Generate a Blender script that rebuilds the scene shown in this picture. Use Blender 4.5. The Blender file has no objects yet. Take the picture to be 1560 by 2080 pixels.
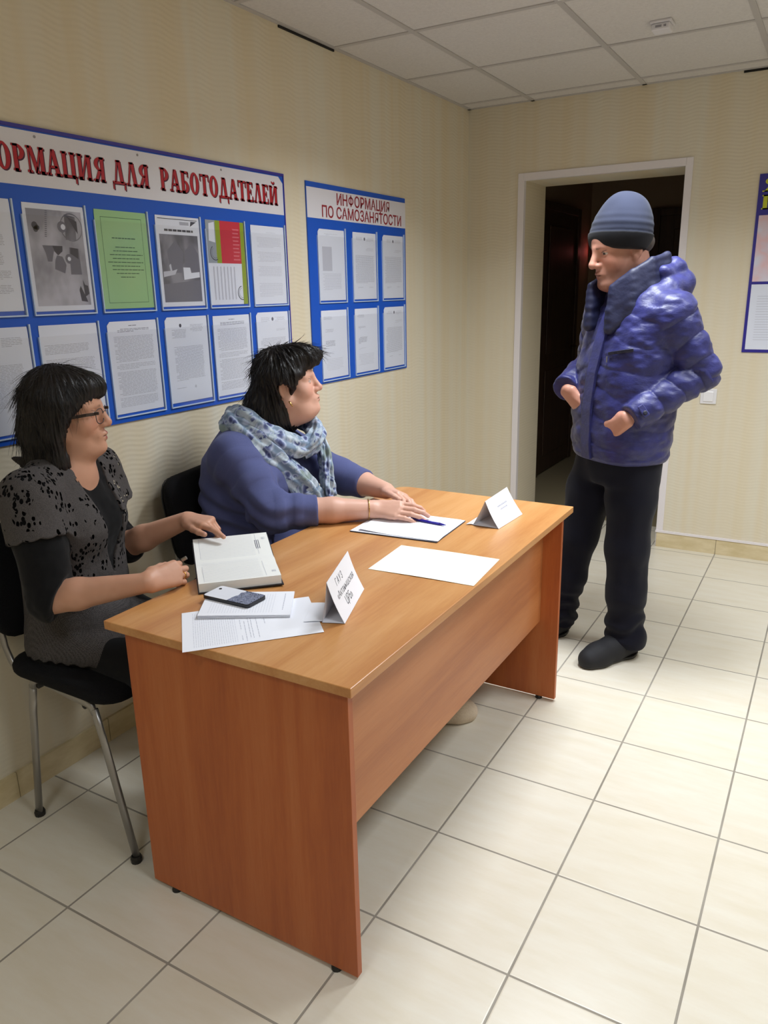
import bpy, bmesh, math, random
import numpy as np
from mathutils import Vector, Matrix
random.seed(7)
SC = bpy.context.scene
COL = SC.collection

# ------------------------------------------------------------------ camera, world, light, exposure
cam_d = bpy.data.cameras.new('camera')
cam = bpy.data.objects.new('camera', cam_d); COL.objects.link(cam)
cam_d.sensor_fit = 'VERTICAL'; cam_d.sensor_height = 24.0
cam_d.lens = 24.0 * 1561.09 / 2080.0
cam_d.clip_start = 0.05; cam_d.clip_end = 60
def aim(yaw, pitch, roll):
    f = Vector((math.sin(yaw)*math.cos(pitch), math.cos(yaw)*math.cos(pitch), math.sin(pitch)))
    r = Vector((math.cos(yaw), -math.sin(yaw), 0)); u = r.cross(f)
    r2 = r*math.cos(roll) + u*math.sin(roll); u2 = -r*math.sin(roll) + u*math.cos(roll)
    return Matrix((r2, u2, -f)).transposed()
cam.matrix_world = Matrix.Translation((2.23158, -0.96943, 1.49548)) @ aim(-0.530926, -0.280223, -0.0210661).to_4x4()
SC.camera = cam
vs = SC.view_settings
vs.view_transform = 'Standard'; vs.look = 'None'; vs.gamma = 1.0; vs.use_curve_mapping = False
vs.exposure = 0.24
W = bpy.data.worlds.new('world'); SC.world = W; W.use_nodes = True
W.node_tree.nodes['Background'].inputs[0].default_value = (0.02, 0.02, 0.022, 1)
W.node_tree.nodes['Background'].inputs[1].default_value = 1.0
# ceiling fixtures: (centre x, centre y, watts)
LAMPS = [(1.49, 1.83, 27.0), (2.72, 1.83, 17.0), (1.49, -1.36, 6.0), (2.72, -0.07, 11.0)]
LAMP_COL = (0.90, 0.95, 1.0)
LAMP_SPREAD = 140

XW, YB, ZC = 0.182, 3.60, 2.505          # left wall, back wall, ceiling
XR, YF = 3.95, -2.60                     # right wall, wall behind the camera

# ------------------------------------------------------------------ helpers
def lin(c):
    return tuple(((v/255.0)/12.92 if v/255.0 <= 0.04045 else ((v/255.0+0.055)/1.055)**2.4) for v in c)
class NT:
    """small node-tree helper"""
    def __init__(s, name):
        s.m = bpy.data.materials.new(name); s.m.use_nodes = True
        s.t = s.m.node_tree; s.n = s.t.nodes; s.l = s.t.links
        s.p = s.n['Principled BSDF']; s.out = s.n['Material Output']
    def add(s, typ, **kw):
        n = s.n.new(typ)
        for k, v in kw.items():
            if k.startswith('i_'):
                key = k[2:]; key = int(key) if key.isdigit() else key.replace('_', ' ')
                if hasattr(v, 'is_linked'): s.l.new(v, n.inputs[key])
                else: n.inputs[key].default_value = v
            else: setattr(n, k, v)
        return n
    def math(s, op, a, b=0.0, c=0.0):
        n = s.n.new('ShaderNodeMath'); n.operation = op
        for i, v in enumerate((a, b, c)):
            if hasattr(v, 'is_linked'): s.l.new(v, n.inputs[i])
            else: n.inputs[i].default_value = v
        return n.outputs[0]
    def obj(s): return s.add('ShaderNodeTexCoord').outputs['Object']
    def pos(s): return s.add('ShaderNodeNewGeometry').outputs['Position']
    def sep(s, v):
        n = s.add('ShaderNodeSeparateXYZ', i_0=v); return n.outputs
    def comb(s, x, y, z): return s.add('ShaderNodeCombineXYZ', i_0=x, i_1=y, i_2=z).outputs[0]
    def noise(s, v, scale, detail=4, rough=0.55, out='Fac'):
        return s.add('ShaderNodeTexNoise', i_Vector=v, i_Scale=scale, i_Detail=detail, i_Roughness=rough).outputs[out]
    def scale(s, v, xyz):
        return s.add('ShaderNodeMapping', i_Vector=v, i_Scale=xyz).outputs[0]
    def ramp(s, fac, stops, interp='LINEAR'):
        n = s.add('ShaderNodeValToRGB', i_Fac=fac); r = n.color_ramp; r.interpolation = interp
        while len(r.elements) < len(stops): r.elements.new(0.5)
        for e, (p, c) in zip(r.elements, stops):
            e.position = p; e.color = (*lin(c), 1) if len(c) == 3 else c
        return n.outputs[0]
    def mix(s, fac, a, b):
        n = s.n.new('ShaderNodeMix'); n.data_type = 'RGBA'
        for i, v in ((0, fac), (6, a), (7, b)):
            if hasattr(v, 'is_linked'): s.l.new(v, n.inputs[i])
            elif i: n.inputs[i].default_value = (*lin(v), 1)
            else: n.inputs[i].default_value = v
        return n.outputs[2]
    def set(s, **kw):
        for k, v in kw.items():
            key = k.replace('_', ' ')
            if hasattr(v, 'is_linked'): s.l.new(v, s.p.inputs[key])
            else: s.p.inputs[key].default_value = v
        return s
    def bump(s, h, strength=0.3, dist=0.002):
        b = s.add('ShaderNodeBump', i_Height=h, i_Strength=strength, i_Distance=dist)
        s.l.new(b.outputs[0], s.p.inputs['Normal']); return s
def plain(name, rgb, rough=0.5, metal=0.0, spec=0.5, **kw):
    t = NT(name); t.set(Base_Color=(*lin(rgb), 1), Roughness=rough, Metallic=metal)
    t.p.inputs['Specular IOR Level'].default_value = spec
    t.set(**kw); return t.m

def link(name, me, mats, parent=None):
    o = bpy.data.objects.new(name, me); COL.objects.link(o)
    for m in (mats if isinstance(mats, (list, tuple)) else [mats]): me.materials.append(m)
    if parent is not None: o.parent = parent
    return o
def tag(o, label=None, cat=None, group=None, kind=None):
    if label: o['label'] = label
    if cat: o['category'] = cat
    if group: o['group'] = group
    if kind: o['kind'] = kind
    return o
def empty(name, loc=(0, 0, 0), rz=0.0):
    o = bpy.data.objects.new(name, None); COL.objects.link(o)
    o.empty_display_size = 0.1; o.location = loc; o.rotation_euler = (0, 0, rz); return o

class MB:
    """mesh builder: collects boxes, bars, tubes, polygons; build() links ONE mesh object"""
    def __init__(s): s.v = []; s.f = []; s.mi = []; s.cur = 0
    def _add(s, vs_, fs_):
        b = len(s.v); s.v += [tuple(v) for v in vs_]; s.f += [tuple(b+i for i in f) for f in fs_]; s.mi += [s.cur]*len(fs_); return s
    def box(s, x0, x1, y0, y1, z0, z1):
        vs_ = [(x, y, z) for z in (z0, z1) for y in (y0, y1) for x in (x0, x1)]
        return s._add(vs_, [(0,2,3,1),(4,5,7,6),(0,1,5,4),(2,6,7,3),(0,4,6,2),(1,3,7,5)])
    def obox(s, c, ax, ay, az):
        c, ax, ay, az = map(Vector, (c, ax, ay, az))
        vs_ = [c + i*ax + j*ay + k*az for k in (-1, 1) for j in (-1, 1) for i in (-1, 1)]
        return s._add(vs_, [(0,2,3,1),(4,5,7,6),(0,1,5,4),(2,6,7,3),(0,4,6,2),(1,3,7,5)])
    def tube(s, pts, r, n=10, ry=None, up=(0, 0, 1), caps=True):
        """swept (elliptical) tube through pts; r may be a list"""
        pts = [Vector(p) for p in pts]; m = len(pts)
        rs = r if isinstance(r, (list, tuple)) else [r]*m
        b = len(s.v); up = Vector(up); prev = None
        for i, p in enumerate(pts):
            t = (pts[min(i+1, m-1)] - pts[max(i-1, 0)]).normalized()
            if prev is None:
                a = t.cross(up)
                if a.length < 1e-4: a = t.cross(Vector((1, 0, 0)))
                a.normalize()
            else:
                a = prev - t*prev.dot(t); a.normalize()
            prev = a; c = t.cross(a)
            k = (ry/ (r if not isinstance(r, (list, tuple)) else r[0])) if ry else 1.0
            for j in range(n):
                w = 2*math.pi*j/n
                s.v.append(tuple(p + a*(rs[i]*math.cos(w)) + c*(rs[i]*k*math.sin(w))))
        for i in range(m-1):
            for j in range(n):
                s.f.append((b+i*n+j, b+i*n+(j+1) % n, b+(i+1)*n+(j+1) % n, b+(i+1)*n+j)); s.mi.append(s.cur)
        if caps:
            s.f.append(tuple(b+j for j in range(n))[::-1]); s.mi.append(s.cur)
            s.f.append(tuple(b+(m-1)*n+j for j in range(n))); s.mi.append(s.cur)
        return s
    def prism(s, poly, h, fr):
        """extrude a 2D polygon (u,v) by h; fr(u,v,w) -> point"""
        n = len(poly)
        ar = sum(poly[i][0]*poly[(i+1) % n][1]-poly[(i+1) % n][0]*poly[i][1] for i in range(n))
        if ar < 0: poly = poly[::-1]
        vs_ = [fr(u, v, 0) for u, v in poly] + [fr(u, v, h) for u, v in poly]
        return s._add(vs_, [tuple(range(n))[::-1], tuple(range(n, 2*n))] + [(i, (i+1) % n, n+(i+1) % n, n+i) for i in range(n)])
    def lathe(s, prof, c=(0, 0, 0), n=24, axis=None):
        c = Vector(c); b = len(s.v); m = len(prof)
        if axis is None: A, B, Cc = Vector((1,0,0)), Vector((0,1,0)), Vector((0,0,1))
        else:
            Cc = Vector(axis).normalized(); A = Cc.cross(Vector((0.3, 0.5, 0.81))).normalized(); B = Cc.cross(A)
        for r, z in prof:
            for j in range(n):
                w = 2*math.pi*j/n; s.v.append(tuple(c + A*(r*math.cos(w)) + B*(r*math.sin(w)) + Cc*z))
        for i in range(m-1):
            for j in range(n):
                s.f.append((b+i*n+j, b+i*n+(j+1) % n, b+(i+1)*n+(j+1) % n, b+(i+1)*n+j)); s.mi.append(s.cur)
        s.f.append(tuple(b+j for j in range(n))[::-1]); s.mi.append(s.cur)
        s.f.append(tuple(b+(m-1)*n+j for j in range(n))); s.mi.append(s.cur)
        return s
    def mesh(s, name, smooth=False):
        me = bpy.data.meshes.new(name); me.from_pydata(s.v, [], s.f)
        me.polygons.foreach_set('material_index', s.mi)
        if smooth: me.polygons.foreach_set('use_smooth', [True]*len(s.f))
        me.update(); return me
    def build(s, name, mats, parent=None, bevel=0.0, seg=2, smooth=False, sub=0):
        o = link(name, s.mesh(name, smooth), mats, parent)
        if bevel:
            b = o.modifiers.new('bevel', 'BEVEL'); b.width = bevel; b.segments = seg; b.limit_method = 'ANGLE'; b.harden_normals = False
        if sub:
            m = o.modifiers.new('sub', 'SUBSURF'); m.levels = sub; m.render_levels = sub
        return o
def autosmooth(o, ang=35):
    me = o.data
    bm = bmesh.new(); bm.from_mesh(me)
    for f in bm.faces: f.smooth = True
    for e in bm.edges:
        if len(e.link_faces) == 2 and e.calc_face_angle(0) > math.radians(ang): e.smooth = False
    bm.to_mesh(me); bm.free(); return o

# ------------------------------------------------------------------ lettering helpers
def text_polys(body, size, font_offset=0.0):
    """mesh of a text laid in its own XY plane -> list of triangles ((x,y),..), width"""
    cu = bpy.data.curves.new('txt', 'FONT'); cu.body = body; cu.size = size; cu.offset = font_offset; cu.resolution_u = 4
    o = bpy.data.objects.new('txt', cu); COL.objects.link(o)
    dg = bpy.context.evaluated_depsgraph_get()
    me = bpy.data.meshes.new_from_object(o.evaluated_get(dg))
    polys = [[tuple(me.vertices[i].co[:2]) for i in p.vertices] for p in me.polygons]
    bpy.data.objects.remove(o); bpy.data.curves.remove(cu); bpy.data.meshes.remove(me)
    xs = [x for p in polys for x, _ in p]
    if not xs: return [], 0, 0
    return polys, min(xs), max(xs)
def put_text(mb, body, size, fr, w=0.0006, cx=None, x0=None, y=0.0, sx=1.0, off=0.0):
    """adds flat lettering faces at height w over the sheet; fr(u,v,w)->point"""
    polys, a, b = text_polys(body, size, off)
    if cx is not None: sh = cx - sx*(a+b)/2
    else: sh = x0 - sx*a
    for p in polys: mb._add([fr(sh + sx*x, y + yy, w) for x, yy in p], [tuple(range(len(p)))])
    return sh + sx*a, sh + sx*b

def serif_letter(ch):
    """bold slab-serif Cyrillic capitals, height 1; returns (polygons, advance)"""
    P = []
    T, H, S, SX = 0.24, 0.09, 0.09, 0.07       # stem, hairline, serif height, serif overhang
    def R(x0, y0, x1, y1): P.append([(x0, y0), (x1, y0), (x1, y1), (x0, y1)])
    def stem(x, y0=0.0, y1=1.0, bot=True, top=True, t=T):
        R(x, y0, x+t, y1)
        if bot: R(x-SX, y0, x+t+SX, y0+S)
        if top: R(x-SX, y1-S, x+t+SX, y1)
    def diag(x0, y0, x1, y1, t): P.append([(x0, y0), (x0+t, y0), (x1+t, y1), (x1, y1)])
    def ring(cx, cy, rx, ry, ix, iy, a0=0, a1=360, n=28):
        for k in range(n):
            p, q = math.radians(a0+(a1-a0)*k/n), math.radians(a0+(a1-a0)*(k+1)/n)
            P.append([(cx+ix*math.cos(p), cy+iy*math.sin(p)), (cx+rx*math.cos(p), cy+ry*math.sin(p)),
                      (cx+rx*math.cos(q), cy+ry*math.sin(q)), (cx+ix*math.cos(q), cy+iy*math.sin(q))])
    if ch == ' ': return P, 0.42
    if ch in 'ИЙ':
        stem(.08); stem(.72); diag(.28, .08, .64, .92, .10)
        if ch == 'Й': ring(.52, 1.22, .20, .14, .11, .05, 180, 360, 14)
        return P, 1.12
    if ch == 'Н': stem(.08); stem(.70); R(.3, .45, .72, .56); return P, 1.10
    if ch == 'О': ring(.43, .5, .43, .515, .17, .42); return P, .94
    if ch == 'Ф': stem(.40); ring(.52, .5, .50, .36, .24, .27); return P, 1.10
    if ch == 'Р': stem(.08); ring(.32, .71, .44, .29, .18, .20, -90, 90, 16); R(.3, .42, .34, .51); R(.3, .91, .34, 1); return P, .84
    if ch == 'М':
        R(.10, 0, .19, 1); R(0, 0, .32, S); R(0, 1-S, .26, 1); stem(.86); diag(.52, .0, .15, 1, .22); diag(.50, .0, .88, 1, .10); return P, 1.22
    if ch == 'А':
        diag(.06, 0, .38, 1, .09); diag(.62, 0, .36, 1, .25); R(.2, .28, .72, .37); R(-.04, 0, .27, S); R(.52, 0, .98, S); return P, .98
    if ch == 'Ц':
        stem(.08, bot=False); stem(.66, bot=False); R(.02, 0, 1.0, .10); R(.91, -.22, 1.0, .06); return P, 1.05
    if ch == 'Я':
        stem(.56); ring(.58, .71, .48, .29, .22, .20, 90, 270, 16); R(.54, .91, .6, 1); R(.54, .42, .6, .51); diag(.06, 0, .38, .48, .20); R(-.02, 0, .30, S); return P, .92
    if ch == 'Д':
        diag(.16, .05, .40, 1, .09); R(.34, 1-S, .66, 1); diag(.62, .05, .46, 1, .24); R(0, 0, 1.0, .11); R(0, -.24, .09, .05); R(.91, -.24, 1.0, .05); return P, 1.05
    if ch == 'Л':
        diag(.10, .0, .38, 1, .09); R(.32, 1-S, .64, 1); diag(.62, 0, .42, 1, .25); R(-.02, 0, .30, S); R(.54, 0, .98, S); return P, .98
    if ch == 'Б':
        stem(.08); R(.1, .91, .72, 1); R(.65, .74, .72, 1); ring(.32, .29, .44, .29, .18, .20, -90, 90, 16); R(.3, 0, .34, .09); R(.3, .49, .34, .58); return P, .84
    if ch == 'Т':
        R(.33, 0, .57, 1); R(.24, 0, .66, S); R(0, .91, .90, 1); R(0, .68, .07, 1); R(.83, .68, .90, 1); return P, .93
    if ch == 'Е':
        stem(.08); R(.1, .91, .72, 1); R(.1, 0, .74, .09); R(.65, .74, .72, 1); R(.67, 0, .74, .28); R(.3, .46, .52, .55); R(.48, .36, .54, .65); return P, .82
    return P, .6
def serif_line(body, k=1.0):
    """polygons of a whole line laid from u=0, unit height, plus its width"""
    u, out = 0.0, []
    for ch in body:
        ps, adv = serif_letter(ch)
        out += [[(u + x, y) for x, y in p] for p in ps]; u += adv*k + 0.05
    return out, u - 0.05
# ------------------------------------------------------------------ setting materials
def wallpaper(name, axis):
    t = NT(name); x, y, z = t.sep(t.pos())[:3]
    a = y if axis == 'y' else x
    ps = t.pos()
    wob = t.noise(t.scale(ps, (1, 1, .25)), 1.3, 2)
    band = t.noise(t.comb(t.math('MULTIPLY', a, 9.0), 0.0, t.math('MULTIPLY', z, .12)), 1.0, 2, .6)
    fine = t.noise(ps, 260, 2)
    c = t.ramp(band, [(.34, (222, 209, 181)), (.50, (223, 213, 191)), (.64, (223, 216, 197))])
    c = t.mix(t.math('MULTIPLY', fine, .10), c, (190, 172, 130))
    t.set(Base_Color=c, Roughness=.62)
    t.p.inputs['Specular IOR Level'].default_value = .35
    # pressed wavy relief: lines rippling along the wall
    ph = t.math('ADD', t.math('MULTIPLY', z, 2*math.pi/.017),
                t.math('MULTIPLY', t.math('SINE', t.math('ADD', t.math('MULTIPLY', a, 2*math.pi/.16), t.math('MULTIPLY', wob, 7.0))), 2.1))
    h = t.math('MULTIPLY', t.math('SINE', ph), t.math('ADD', .35, t.noise(ps, 7, 2)))
    t.bump(h, .16, .0012)
    return t.m
M = {}
M['paper_l'] = wallpaper('wallpaper_left', 'y'); M['paper_b'] = wallpaper('wallpaper_back', 'x')
def floor_mat():
    t = NT('floor_tiles'); x, y, z = t.sep(t.pos())[:3]; T = .351
    TY = .351*1.00741
    def edge(c, T):
        u = t.math('FRACT', t.math('ADD', t.math('DIVIDE', c, T), 40.0))
        return t.math('MINIMUM', u, t.math('SUBTRACT', 1.0, u)), t.math('FLOOR', t.math('ADD', t.math('DIVIDE', c, T), 40.0))
    ex, ix = edge(x, T); ey, iy = edge(y, TY)
    d = t.math('MULTIPLY', t.math('MINIMUM', ex, ey), T)
    g = t.math('LESS_THAN', d, .0029)
    hgt = t.math('MINIMUM', t.math('DIVIDE', d, .0055), 1.0)
    idn = t.add('ShaderNodeTexWhiteNoise', i_Vector=t.comb(ix, iy, 0.0)).outputs['Value']
    mar = t.noise(t.comb(t.math('MULTIPLY', x, 1.0), t.math('ADD', t.math('MULTIPLY', y, 4.5), t.math('MULTIPLY', idn, 9.0)), idn), 5.5, 6, .62)
    c = t.ramp(mar, [(.30, (219, 211, 192)), (.5, (223, 216, 200)), (.70, (226, 221, 207))])
    c = t.mix(t.math('MULTIPLY', idn, .10), c, (214, 203, 174))
    grout = t.ramp(t.noise(t.pos(), 3.0, 3), [(.35, (138, 131, 119)), (.65, (164, 158, 147))])
    c = t.mix(g, c, grout)
    t.set(Base_Color=c, Roughness=t.math('ADD', .30, t.math('MULTIPLY', g, .5)))
    t.p.inputs['Specular IOR Level'].default_value = .42
    t.bump(hgt, .5, .0015)
    return t.m
M['floor'] = floor_mat()
def ceil_mat():
    t = NT('ceiling_tiles'); n = t.noise(t.pos(), 90, 5, .7)
    t.set(Base_Color=t.ramp(n, [(.3, (204, 200, 197)), (.7, (218, 214, 211))]), Roughness=.9); t.bump(n, .25, .002); return t.m
M['ceil'] = ceil_mat()
M['tbar'] = plain('ceiling_grid_bar', (186, 182, 180), .5)
M['dark_gap'] = plain('gap_shade_black', (28, 25, 22), .9)
M['trim'] = plain('trim_plastic', (232, 226, 228), .35)
def tile_base(name):
    t = NT(name); n = t.noise(t.scale(t.pos(), (1, 1, 3)), 9, 5, .6)
    t.set(Base_Color=t.ramp(n, [(.35, (206, 188, 146)), (.65, (222, 206, 170))]), Roughness=.35); return t.m
M['base_tile'] = tile_base('baseboard_tile')
M['grout'] = plain('baseboard_grout', (150, 138, 112), .8)
M['hall_wall'] = plain('hall_wall_dimmed', (160, 140, 116), .7)  # darker brown base carries part of the hall's dimness
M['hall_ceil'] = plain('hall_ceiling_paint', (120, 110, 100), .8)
def hall_door_mat():
    t = NT('hall_door_wood'); n = t.noise(t.scale(t.pos(), (8, 8, .8)), 3, 5)
    t.set(Base_Color=t.ramp(n, [(.3, (58, 42, 32)), (.7, (78, 56, 42))]), Roughness=.45); return t.m
M['hall_door'] = hall_door_mat()
M['jamb'] = M['paper_l']

# ------------------------------------------------------------------ the room shell
def struct(name, mb, mats, parent=None, **kw):
    o = mb.build(name, mats, parent, **kw)
    if parent is None: o['kind'] = 'structure'
    return o
DX0, DX1, DZ, JD = .535, 1.425, 2.095, 3.985          # doorway
struct('floor', MB().box(XW-.1, XR+.1, YF-.1, 3.985, -.05, 0), M['floor'])
# ceiling slab with its exposed grid as a part
ce = struct('ceiling', MB().box(XW-.1, XR+.1, YF-.1, YB+.1, ZC, ZC+.06), M['ceil'])
GX = [.578 + .608*i for i in range(6)]; GY = [3.455 - .648*i for i in range(10)]
g = MB()
for x in GX: g.box(x-.012, x+.012, YF, YB, ZC-.004, ZC+.001)
for y in GY: g.box(XW, XR, y-.012, y+.012, ZC-.0036, ZC+.001)
g.build('ceiling_grid', M['tbar'], ce)
g = MB()
g.box(XW, XW+.022, YF, YB, ZC-.004, ZC+.001); g.box(XW, XR, YB-.022, YB, ZC-.004, ZC+.001)
g.build('wall_angle', M['tbar'], ce)
g = MB(); g.box(XW+.0005, XW+.006, 1.78, 2.17, ZC-.013, ZC-.0045); g.box(1.66, XR, YB-.007, YB-.0005, ZC-.014, ZC-.0045)
g.build('gap_shade_strip', M['dark_gap'], ce)  # black strips painted in for the shade along the ceiling edge
struct('wall_left', MB().box(XW-.1, XW, YF-.1, YB+.1, 0, ZC), M['paper_l'])
w = MB(); w.box(XW, DX0, YB, JD, 0, ZC); w.box(DX1, XR, YB, JD, 0, ZC); w.box(DX0, DX1, YB, JD, DZ, ZC)
struct('wall_back', w, M['paper_b'])
struct('wall_right', MB().box(XR, XR+.1, YF-.1, YB+.1, 0, ZC), M['paper_l'])
struct('wall_front', MB().box(XW, XR, YF-.1, YF, 0, ZC), M['paper_b'])
# corner trim round the doorway
tr = MB(); Y0 = YB-.006
tr.box(DX0-.034, DX0, Y0, YB, 0, DZ+.036); tr.box(DX1, DX1+.034, Y0, YB, 0, DZ+.036); tr.box(DX0, DX1, Y0, YB, DZ, DZ+.036)
tr.box(DX0-.001, DX0+.004, Y0, YB+.028, 0, DZ); tr.box(DX1-.004, DX1+.001, Y0, YB+.028, 0, DZ); tr.box(DX0, DX1, Y0, YB+.028, DZ-.004, DZ+.001)
struct('trim_1', tr, M['trim'], bevel=.0015)
bb = MB(); bb.cur = 0
for i, x in enumerate(np.arange(1.404, XR, .351)):
    bb.box(max(x, DX1)+.0015, min(x+.351, XR)-.0015, YB-.010, YB, 0, .088)
bb.cur = 1; bb.box(DX1, XR, YB-.008, YB, 0, .087)
bb.cur = 2; bb.box(DX1-.006, XR, YB-.014, YB, .088, .100)
struct('baseboard_back', bb, [M['base_tile'], M['grout'], M['trim']])
bb = MB(); bb.box(XW, DX0-.034, YB-.010, YB, 0, .088); bb.cur = 1; bb.box(XW, DX0-.034, YB-.014, YB, .088, .100)
struct('baseboard_corner', bb, [M['base_tile'], M['trim']])
bb = MB()
y = YF
while y < YB:
    bb.cur = 0; bb.box(XW, XW+.010, y+.0015, min(y+.3536, YB)-.0015, 0, .088); y += .3536
bb.cur = 1; bb.box(XW, XW+.008, YF, YB, 0, .087)
struct('baseboard_left', bb, [M['base_tile'], M['grout']])
# dim hall beyond the doorway
HX0, HX1, HY, HZ = .17, 1.62, 6.30, 2.50
struct('floor_hall', MB().box(HX0-.1, HX1+.1, 3.985, HY+.1, -.05, 0), plain('hall_floor_dimmed', (150, 138, 110), .45))  # plain darker floor colour; the hall's dimness is put into it
struct('wall_hall_left', MB().box(HX0-.1, HX0, JD, HY, 0, HZ), M['hall_wall'])
struct('wall_hall_right', MB().box(HX1, HX1+.1, JD, HY, 0, HZ), M['hall_wall'])
struct('wall_hall_back', MB().box(HX0-.1, HX1+.1, HY, HY+.1, 0, HZ), M['hall_wall'])
struct('ceiling_hall', MB().box(HX0-.1, HX1+.1, JD, HY+.1, HZ, HZ+.06), M['hall_ceil'])
def hall_door(name, fr, w, handle_u):
    d = empty(name); d['kind'] = 'structure'
    f = lambda mb, u0, u1, z0, z1, t0, t1: mb.obox(fr((u0+u1)/2, (t0+t1)/2, (z0+z1)/2),
        (fr(u1, 0, 0)-fr(u0, 0, 0))/2, (fr(0, t1, 0)-fr(0, t0, 0))/2, (0, 0, (z1-z0)/2))
    leaf = MB(); f(leaf, .04, w-.04, .01, 2.06, .004, .034)
    L_ = leaf.build('door_leaf', M['hall_door'], d, bevel=.003)
    p = MB()
    for z0, z1 in ((.15, .85), (.98, 1.95)): f(p, .16, w-.16, z0, z1, .034, .042)
    p.build('door_panel', M['hall_door'], L_, bevel=.006)
    fm = MB(); f(fm, -.03, .04, 0, 2.12, .0, .045); f(fm, w-.04, w+.03, 0, 2.12, .0, .045); f(fm, .04, w-.04, 2.06, 2.12, .0, .045)
    fm.build('door_frame', M['hall_door'], d, bevel=.004)
    h = MB(); h.tube([fr(handle_u, .034, 1.0), fr(handle_u, .08, 1.0)], .009); h.tube([fr(handle_u, .08, 1.0), fr(handle_u+(.11 if handle_u < w/2 else -.11), .082, 1.0)], .008)
    h.build('door_handle', plain('hall_handle_metal', (90, 84, 74), .4, .8), d, smooth=True)
    return d
hall_door('door_1', lambda u, t, z: Vector((HX0+t, 4.92+u, z)), .92, .84)
hall_door('door_2', lambda u, t, z: Vector((.74+u, HY-t, z)), .80, .08)
# small wall unit with a lit red display at the end of the hall
al = empty('alarm_panel', (.245, HY, 1.80)); tag(al, 'small wall unit with a glowing red display in the dark hall beyond the doorway', 'alarm panel')
MB().box(-.06, .06, -.03, 0, -.05, .05).build('housing', plain('alarm_housing', (60, 30, 28), .4), al, bevel=.006)
e = NT('red_led'); e.set(Base_Color=(.3, 0, 0, 1), Emission_Color=(1, .02, .03, 1), Emission_Strength=5.0)
MB().box(-.034, .034, -.034, -.029, -.022, .028).build('red_display', e.m, al)
e2 = NT('white_led'); e2.set(Base_Color=(.5, .3, .3, 1), Emission_Color=(1, .75, .72, 1), Emission_Strength=7.0)
s_ = MB(); s_.obox((.008, -.035, .012), (.013, 0, -.008), (0, .0015, 0), (.003, 0, .005)); s_.obox((.008, -.035, -.006), (.014, 0, -.010), (0, .0015, 0), (.0018, 0, .003))
s_.build('lit_symbol', e2.m, al)
e3 = NT('dim_led'); e3.set(Base_Color=(.2, .1, .08, 1), Emission_Color=(1, .3, .2, 1), Emission_Strength=.5)
MB().box(-.128, -.12, -.012, 0, .052, .064).build('pilot_lamp', e3.m, al)
al.location = (.245, HY, 1.795)

# ------------------------------------------------------------------ ceiling lights, detector, wall socket
diff = NT('lamp_diffuser'); diff.set(Base_Color=(.9, .9, .9, 1), Emission_Color=(*LAMP_COL, 1), Emission_Strength=1.6)
alu = plain('lamp_frame_white', (225, 225, 225), .35)
lab = ['recessed square ceiling light at the top edge of the photo, above the desk end', 'recessed square ceiling light to the right, beyond the frame',
       'recessed square ceiling light above the camera side of the room', 'recessed square ceiling light on the right behind the camera']
for i, (x, y, wt) in enumerate(LAMPS):
    c = empty('ceiling_light', (x, y, ZC)); tag(c, lab[i], 'ceiling light', 'ceiling lights')
    f = MB(); a, b = .296, .268
    for q_ in ((-a, a, -a, -b), (-a, a, b, a), (-a, -b, -b, b), (b, a, -b, b)): f.box(*q_, -.010, .0)
    f.build('frame', alu, c)
    MB().box(-b, b, -b, b, -.004, 0).build('diffuser', diff.m, c)
    v = MB()
    for k in range(1, 4):
        u = -b + 2*b*k/4; v.box(u-.004, u+.004, -b, b, -.009, -.004)
    v.build('louvre', alu, c)
    ld = bpy.data.lights.new('lamp', 'AREA'); ld.shape = 'SQUARE'; ld.size = .53; ld.energy = wt; ld.color = LAMP_COL; ld.spread = math.radians(LAMP_SPREAD)
    lo = bpy.data.objects.new('lamp', ld); COL.objects.link(lo); lo.parent = c; lo.location = (0, 0, -.014)
sd = empty('smoke_detector', (1.462, 2.62, ZC)); tag(sd, 'small white boxy detector on a ceiling tile near the top edge', 'detector')
MB().box(-.042, .042, -.042, .042, -.010, 0).build('base_plate', plain('detector_white', (222, 219, 222), .4), sd, bevel=.003)
MB().box(-.036, .036, -.034, .034, -.036, -.010).build('sensor_head', plain('detector_head', (226, 224, 228), .4), sd, bevel=.006, seg=3)
M['vent'] = plain('detector_vent', (150, 148, 154), .6)
for x0, x1 in ((-.020, .004), (.012, .022)): MB().box(x0, x1, -.0352, -.033, -.026, -.018).build('vent', M['vent'], sd)
so = empty('light_switch', (1.640, YB, .900)); tag(so, "white square light switch on the back wall behind the standing person's elbow", 'light switch')
MB().box(-.042, .042, -.009, 0, -.042, .042).build('plate', plain('switch_white', (232, 230, 232), .3), so, bevel=.005, seg=3)
MB().box(-.026, .026, -.014, -.008, -.028, .028).build('rocker', plain('switch_rocker', (238, 236, 238), .25), so, bevel=.003)

# ------------------------------------------------------------------ information boards
M['board_blue'] = plain('board_blue', (22, 86, 196), .38)
M['board_purple'] = plain('board_edge_purple', (58, 52, 150), .4)
M['board_white'] = plain('board_white', (226, 224, 232), .4)
M['red'] = plain('letter_red', (176, 22, 36), .45); M['plum'] = plain('letter_shadow_plum', (70, 20, 50), .5)
M['red2'] = plain('letter_dark_red', (150, 40, 52), .45)
M['acryl_edge'] = plain('pocket_edge_acrylic', (196, 214, 236), .25)
def acrylic():
    t = NT('pocket_clear_acrylic')
    tr_ = t.add('ShaderNodeBsdfTransparent'); gl = t.add('ShaderNodeBsdfGlossy', i_Roughness=.12)
    mx = t.add('ShaderNodeMixShader', i_0=.045); t.l.new(tr_.outputs[0], mx.inputs[1]); t.l.new(gl.outputs[0], mx.inputs[2])
    t.l.new(mx.outputs[0], t.out.inputs[0]); return t.m
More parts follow.
